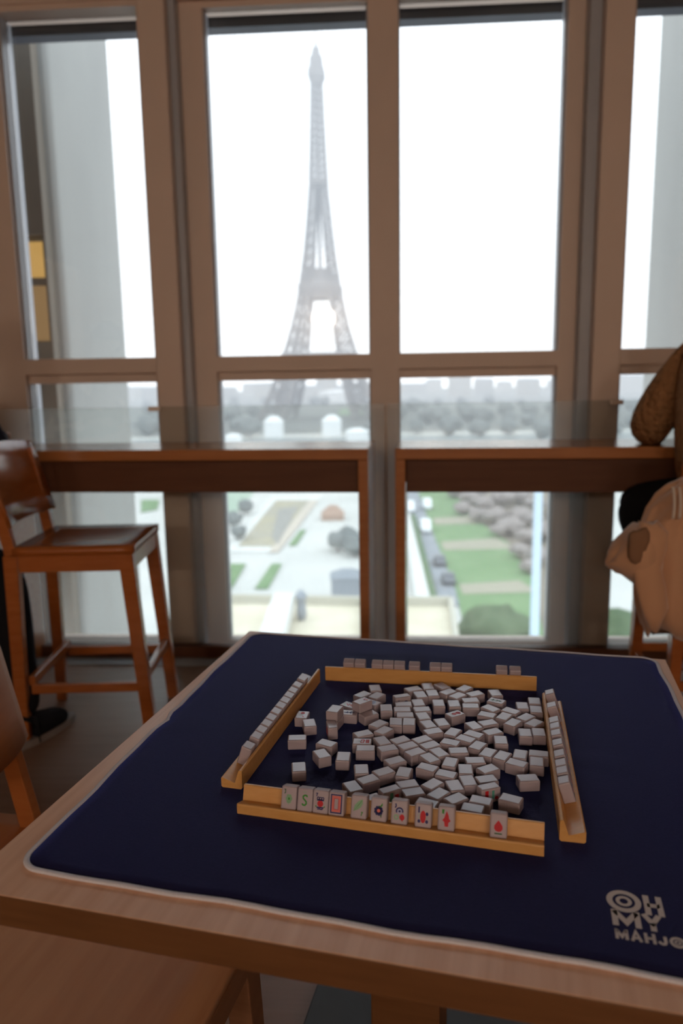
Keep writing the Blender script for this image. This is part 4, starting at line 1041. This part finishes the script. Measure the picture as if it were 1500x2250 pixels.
def vehicle(loc, rz, kind, m_, label):
    o = empty(kind, loc, rz, label=label, cat='van' if kind == 'van' else 'car', group='vehicles parked along the road')
    L_, w, h = (5.2, 2.0, 2.4) if kind == 'van' else (4.3, 1.8, 1.45)
    prof = [(-L_/2, .35), (L_/2, .35), (L_/2, h*.5), (L_*.32, h*.56), (L_*.2, h), (-L_*.46, h), (-L_/2, h*.6)] if kind == 'van' else [(-L_/2, .3), (L_/2, .3), (L_/2, .75), (L_*.26, .85), (L_*.08, h), (-L_*.3, h), (-L_*.46, .9)]
    bm = B(); rings(bm, [[(x, s*w/2, z) for x, z in prof] for s in (-1, 1)]); bevel(bm, .08, 2); obj('car_body', bm, m_, o, True)
    bm = B(); box(bm, -L_*.28, L_*.12, -w/2-.01, w/2+.01, h*.62, h*.88); obj('side_window', bm, veh_g, o)
    for sx in (-.3, .3):
        for sy in (-1, 1):
            bm = B(); rings(bm, [[(sx*L_+.34*math.cos(t), sy*w/2+yy, .34+.34*math.sin(t)) for t in [k*PI/8 for k in range(16)]] for yy in (-.12, .12)]); obj('wheel', bm, tyre, o)
ra = math.atan2(px(1000, 1290, z=GZ).y-px(930, 1110, z=GZ).y, px(1000, 1290, z=GZ).x-px(930, 1110, z=GZ).x)
for x, y, kd, m_, lab in ((938, 1118, 'van', veh_w, 'white van parked farthest up the road'), (901, 1124, 'van', veh_w, 'white van beside the top of the white wall'), (935, 1168, 'van', veh_w, 'white van parked in the middle of the road'), (966, 1240, 'car', veh_d, 'dark car parked halfway down the road'), (985, 1280, 'car', veh_d, 'dark car parked lowest on the road')):
    vehicle(px(x, y, z=GZ+.2), ra, kd, m_, lab)
# pale mast outside the right window
bm = B(); q = px(1176, 1300, Y=20)
rs = [[(q.x+r_*math.cos(t), 20+r_*math.sin(t), z) for t in [k*PI/8 for k in range(16)]] for z, r_ in ((GZ, .16), (-9, .135), (-6, .125), (-1.6, .115), (-1.55, .16), (-1.4, .16), (-1.35, .05))]
rings(bm, rs); tag(obj('lamp_mast', bm, mat('pale_blue_mast', (.42, .52, .60), .5), None, True), 'pale blue grey mast outside the right window', 'mast')
# marquees and pavilion by the river and beyond the tower
tent_m = mat('white_canvas', (.88, .90, .92), .8, .2)
for x, y, w, h, lab in ((602, 962, 10.5, 9.5, 'tall white marquee left of the tower foot by the river'), (729, 960, 11, 9.5, 'tall white marquee right of the other one by the river'), (512, 975, 9, 4, 'low white marquee at the left near the bar top'), (785, 968, 12, 5, 'low white marquee by the right of the tall pair')):
    p = px(x, y, z=GZ); hut(p, w, w*.8, h, tent_m, tent_m, lab, 'marquee', 'marquee', .35)
p = px(742, 884, z=GZ+.3); hut(V3((p.x, p.y, GZ)), 62, 30, 17, tent_m, tent_m, 'large white pavilion seen between the feet of the tower', 'pavilion', 'pavilion', .25)
p = px(786, 905, z=GZ+.3); hut(V3((p.x, p.y, GZ)), 20, 20, 8, tent_m, tent_m, 'small white pavilion right of the large pavilion', 'pavilion', 'pavilion', .5)
bm = prism([(px(x, y, z=GZ+.5).x, px(x, y, z=GZ+.5).y) for x, y in ((742, 912), (795, 912), (800, 898), (748, 898))], GZ, GZ+.5); tag(st('park_lawn', bm, grass_m))

# ------------------------------------------------------------------ the lattice tower
iron_m = mat('tower_iron', (.20, .185, .175), .75, .3, (.23, .21, .20), .05)
tx_ = px(704, 620, Y=675)
tw = empty('lattice_tower', (tx_.x, 675, GZ-5), R(-4), label='tall tapering iron lattice tower with three platforms and a thin top', cat='tower')
PH = [(0, 62.5, 25), (20, 51, 22.5), (40, 41.5, 19), (57, 35, 16.5), (75, 28.5, 13.5), (95, 22.8, 11), (115, 18.8, 9.4), (135, 15.2, 8.2), (160, 11.8, 7.2), (185, 9.2, 6.6), (196, 8.2, 6.4)]
tw.scale = (.86, .86, 1.04)
def leg_pt(h_, sx, sy, i, j):
    for (a, ro_, w0), (b2, r1, w1) in zip(PH, PH[1:]):
        if a <= h_ <= b2:
            t = (h_-a)/(b2-a); ro2 = ro_+(r1-ro_)*t; w = w0+(w1-w0)*t; break
    return V3((sx*(ro2-w*i), sy*(ro2-w*j), h_))
def girder(bm, a, b2, th): bar(bm, a, b2, th, th)
lv = [0, 13, 26, 38, 49, 57, 68, 79, 90, 101, 112, 120, 129, 138, 147, 156, 165, 174, 183, 192, 196]
for sx in (-1, 1):
    for sy in (-1, 1):
        bm = B()
        for a, b2 in zip(lv, lv[1:]):
            th = 1.9-.8*a/196
            cs = [(0, 0), (1, 0), (1, 1), (0, 1)]
            for i, j in cs: girder(bm, leg_pt(a, sx, sy, i, j), leg_pt(b2, sx, sy, i, j), th)
            for k in range(4):
                p0, p1 = cs[k], cs[(k+1) % 4]
                girder(bm, leg_pt(a, sx, sy, *p0), leg_pt(b2, sx, sy, *p1), th*.62); girder(bm, leg_pt(a, sx, sy, *p1), leg_pt(b2, sx, sy, *p0), th*.62)
                girder(bm, leg_pt(b2, sx, sy, *p0), leg_pt(b2, sx, sy, *p1), th*.62)
        obj('tower_leg', bm, iron_m, tw)
def slab(r0, r1, z0, z1, bm=None):
    bm = bm or B()
    rings(bm, [[(s[0]*r_, s[1]*r_, z) for s in ((-1, -1), (1, -1), (1, 1), (-1, 1))] for r_, z in ((r0, z0), (r1, z1))]); return bm
bm = slab(33, 36, 53, 57); slab(36.5, 36.5, 57, 60, bm); obj('first_platform', bm, iron_m, tw)
bm = slab(17.5, 20, 104, 111); slab(21.0, 21.0, 111, 114.5, bm); slab(19, 17, 114.5, 119, bm); slab(14, 12, 119, 128, bm); obj('second_platform', bm, iron_m, tw)
bm = slab(8.4, 8.4, 194, 198); obj('middle_platform', bm, iron_m, tw)
# great arches between the feet
bm = B()
for q in range(4):
    rot = Matrix.Rotation(q*PI/2, 4, 'Z')
    for rr in (37, 33):
        pts = [rot @ V3((rr*math.cos(PI-k*PI/16), -46+12*math.sin(k*PI/16), 12+(39 if rr == 37 else 35)*math.sin(k*PI/16))) for k in range(17)]
        for a, b2 in zip(pts, pts[1:]): girder(bm, a, b2, 1.6)
obj('arch', bm, iron_m, tw)
# upper shaft
bm = B(); UP = [(196, 8.2), (215, 7.2), (235, 6.3), (255, 5.6), (272, 5.0)]
def up_r(z):
    for (a, r0), (b2, r1) in zip(UP, UP[1:]):
        if a <= z <= b2: return r0+(r1-r0)*(z-a)/(b2-a)
zs = [196+k*5.43 for k in range(15)]
for a, b2 in zip(zs, zs[1:]):
    b2 = min(b2, 272); ra_, rb_ = up_r(a), up_r(b2)
    cs = [(-1, -1), (1, -1), (1, 1), (-1, 1)]
    for k in range(4):
        c, d = cs[k], cs[(k+1) % 4]
        P0, P1, Q0, Q1 = V3((c[0]*ra_, c[1]*ra_, a)), V3((c[0]*rb_, c[1]*rb_, b2)), V3((d[0]*ra_, d[1]*ra_, a)), V3((d[0]*rb_, d[1]*rb_, b2))
        girder(bm, P0, P1, 1.5); girder(bm, P0, Q1, .85); girder(bm, Q0, P1, .85); girder(bm, P1, Q1, .9)
box(bm, -1.7, 1.7, -1.7, 1.7, 119, 272)
obj('upper_shaft', bm, iron_m, tw)
bm = slab(5.2, 7.6, 270, 275); slab(8.0, 8.0, 275, 281, bm); slab(6.6, 6.0, 281, 290, bm); slab(4.6, 3.4, 290, 297, bm); obj('top_cabin', bm, iron_m, tw)
bm = slab(1.6, 1.2, 297, 306); slab(.5, .25, 306, 312, bm); obj('antenna', bm, iron_m, tw)

# ------------------------------------------------------------------ trees of the far park and the town skyline
random.seed(11)
def far_tree(x, yb_, hpx):
    p = px(x, yb_, z=GZ); p.z = GZ; k = p.y/F_PX; h = hpx*k*1.02
    return p, h
protos = []
for k in range(3):
    o = tree((0, 0, 0), 5.6, 10, 2.0, grey_m, 'hazy grey tree in the far park below the skyline', 'hazy trees of the far park', seed=k*7.3, name='park_tree'); protos.append([o, False])
spots = []
for row, (yb_, n_, h0) in enumerate(((957, 20, 40), (935, 24, 34), (912, 26, 28), (893, 24, 20))):
    for k in range(n_):
        x = 300+(1500-300)*(k+.5+random.uniform(-.4, .4))/n_
        if row < 2 and (560 < x < 645 or 690 < x < 775): continue
        if 570 < x < 815 and row < 3 and random.random() < .7: continue
        spots.append((x, yb_+random.uniform(-7, 7), h0*random.uniform(.75, 1.15)))
for i, (x, yb_, h) in enumerate(spots):
    p, hh = far_tree(x, yb_, h); pr = protos[i % 3]
    if not pr[1]: o = pr[0]; pr[1] = True
    else: o = copy_tree(pr[0])
    s = hh/11.5; o.location = p; o.scale = (s*1.15, s*1.15, s); o.rotation_euler = (0, 0, random.uniform(0, 6))
town_m = [mat('town_wall_a', (.44, .41, .36), .9, .1), mat('town_wall_b', (.36, .35, .33), .9, .1), mat('town_wall_c', (.50, .48, .45), .9, .1)]
zinc_m = mat('zinc_roof', (.20, .22, .25), .7, .3)
winp_m = mat('town_window', (.10, .11, .13), .4, .4)
x = 150
k = 0
while x < 1500:
    D = random.uniform(1500, 2300); p = px(x, 850, Y=D); w = random.uniform(38, 75); h = random.uniform(20, 36) if k % 6 else 52
    o = empty('town_building', (p.x, D, GZ), 0, label='hazy pale apartment block on the far skyline under the transom', cat='building', group='hazy blocks of the far skyline')
    obj('walls', bbox(-w/2, w/2, -9, 9, 0, h), town_m[k % 3], o)
    bm = B(); rings(bm, [[(sx*(w/2-i_), sy*(9-i_), z) for sx, sy in ((-1, -1), (1, -1), (1, 1), (-1, 1))] for i_, z in ((0, h+.01), (3.2, h+5))]); obj('roof', bm, zinc_m, o)
    bm = B()
    for r_ in range(int(h/4.2)):
        for c in range(int(w/4.5)): box(bm, -w/2+1.6+c*4.5, -w/2+3.2+c*4.5, -9.06, -9.0, 1.4+r_*4.2, 3.6+r_*4.2)
    obj('windows', bm, winp_m, o)
    x += random.uniform(34, 60); k += 1
# ------------------------------------------------------------------ winter haze over the town
hz = bpy.data.materials.new('winter_haze'); hz.use_nodes = True
t = hz.node_tree; t.nodes.clear(); o_ = t.nodes.new('ShaderNodeOutputMaterial'); vs_ = t.nodes.new('ShaderNodeVolumeScatter')
vs_.inputs['Color'].default_value = (.88, .93, 1, 1); vs_.inputs['Density'].default_value = .0009
t.links.new(vs_.outputs[0], o_.inputs['Volume'])
hzo = obj('haze', bbox(-1300, 1300, 60, 1500, GZ+.6, 420), hz); tag(hzo, 'thin pale winter haze over the park, tower and town', 'haze', None, 'stuff')
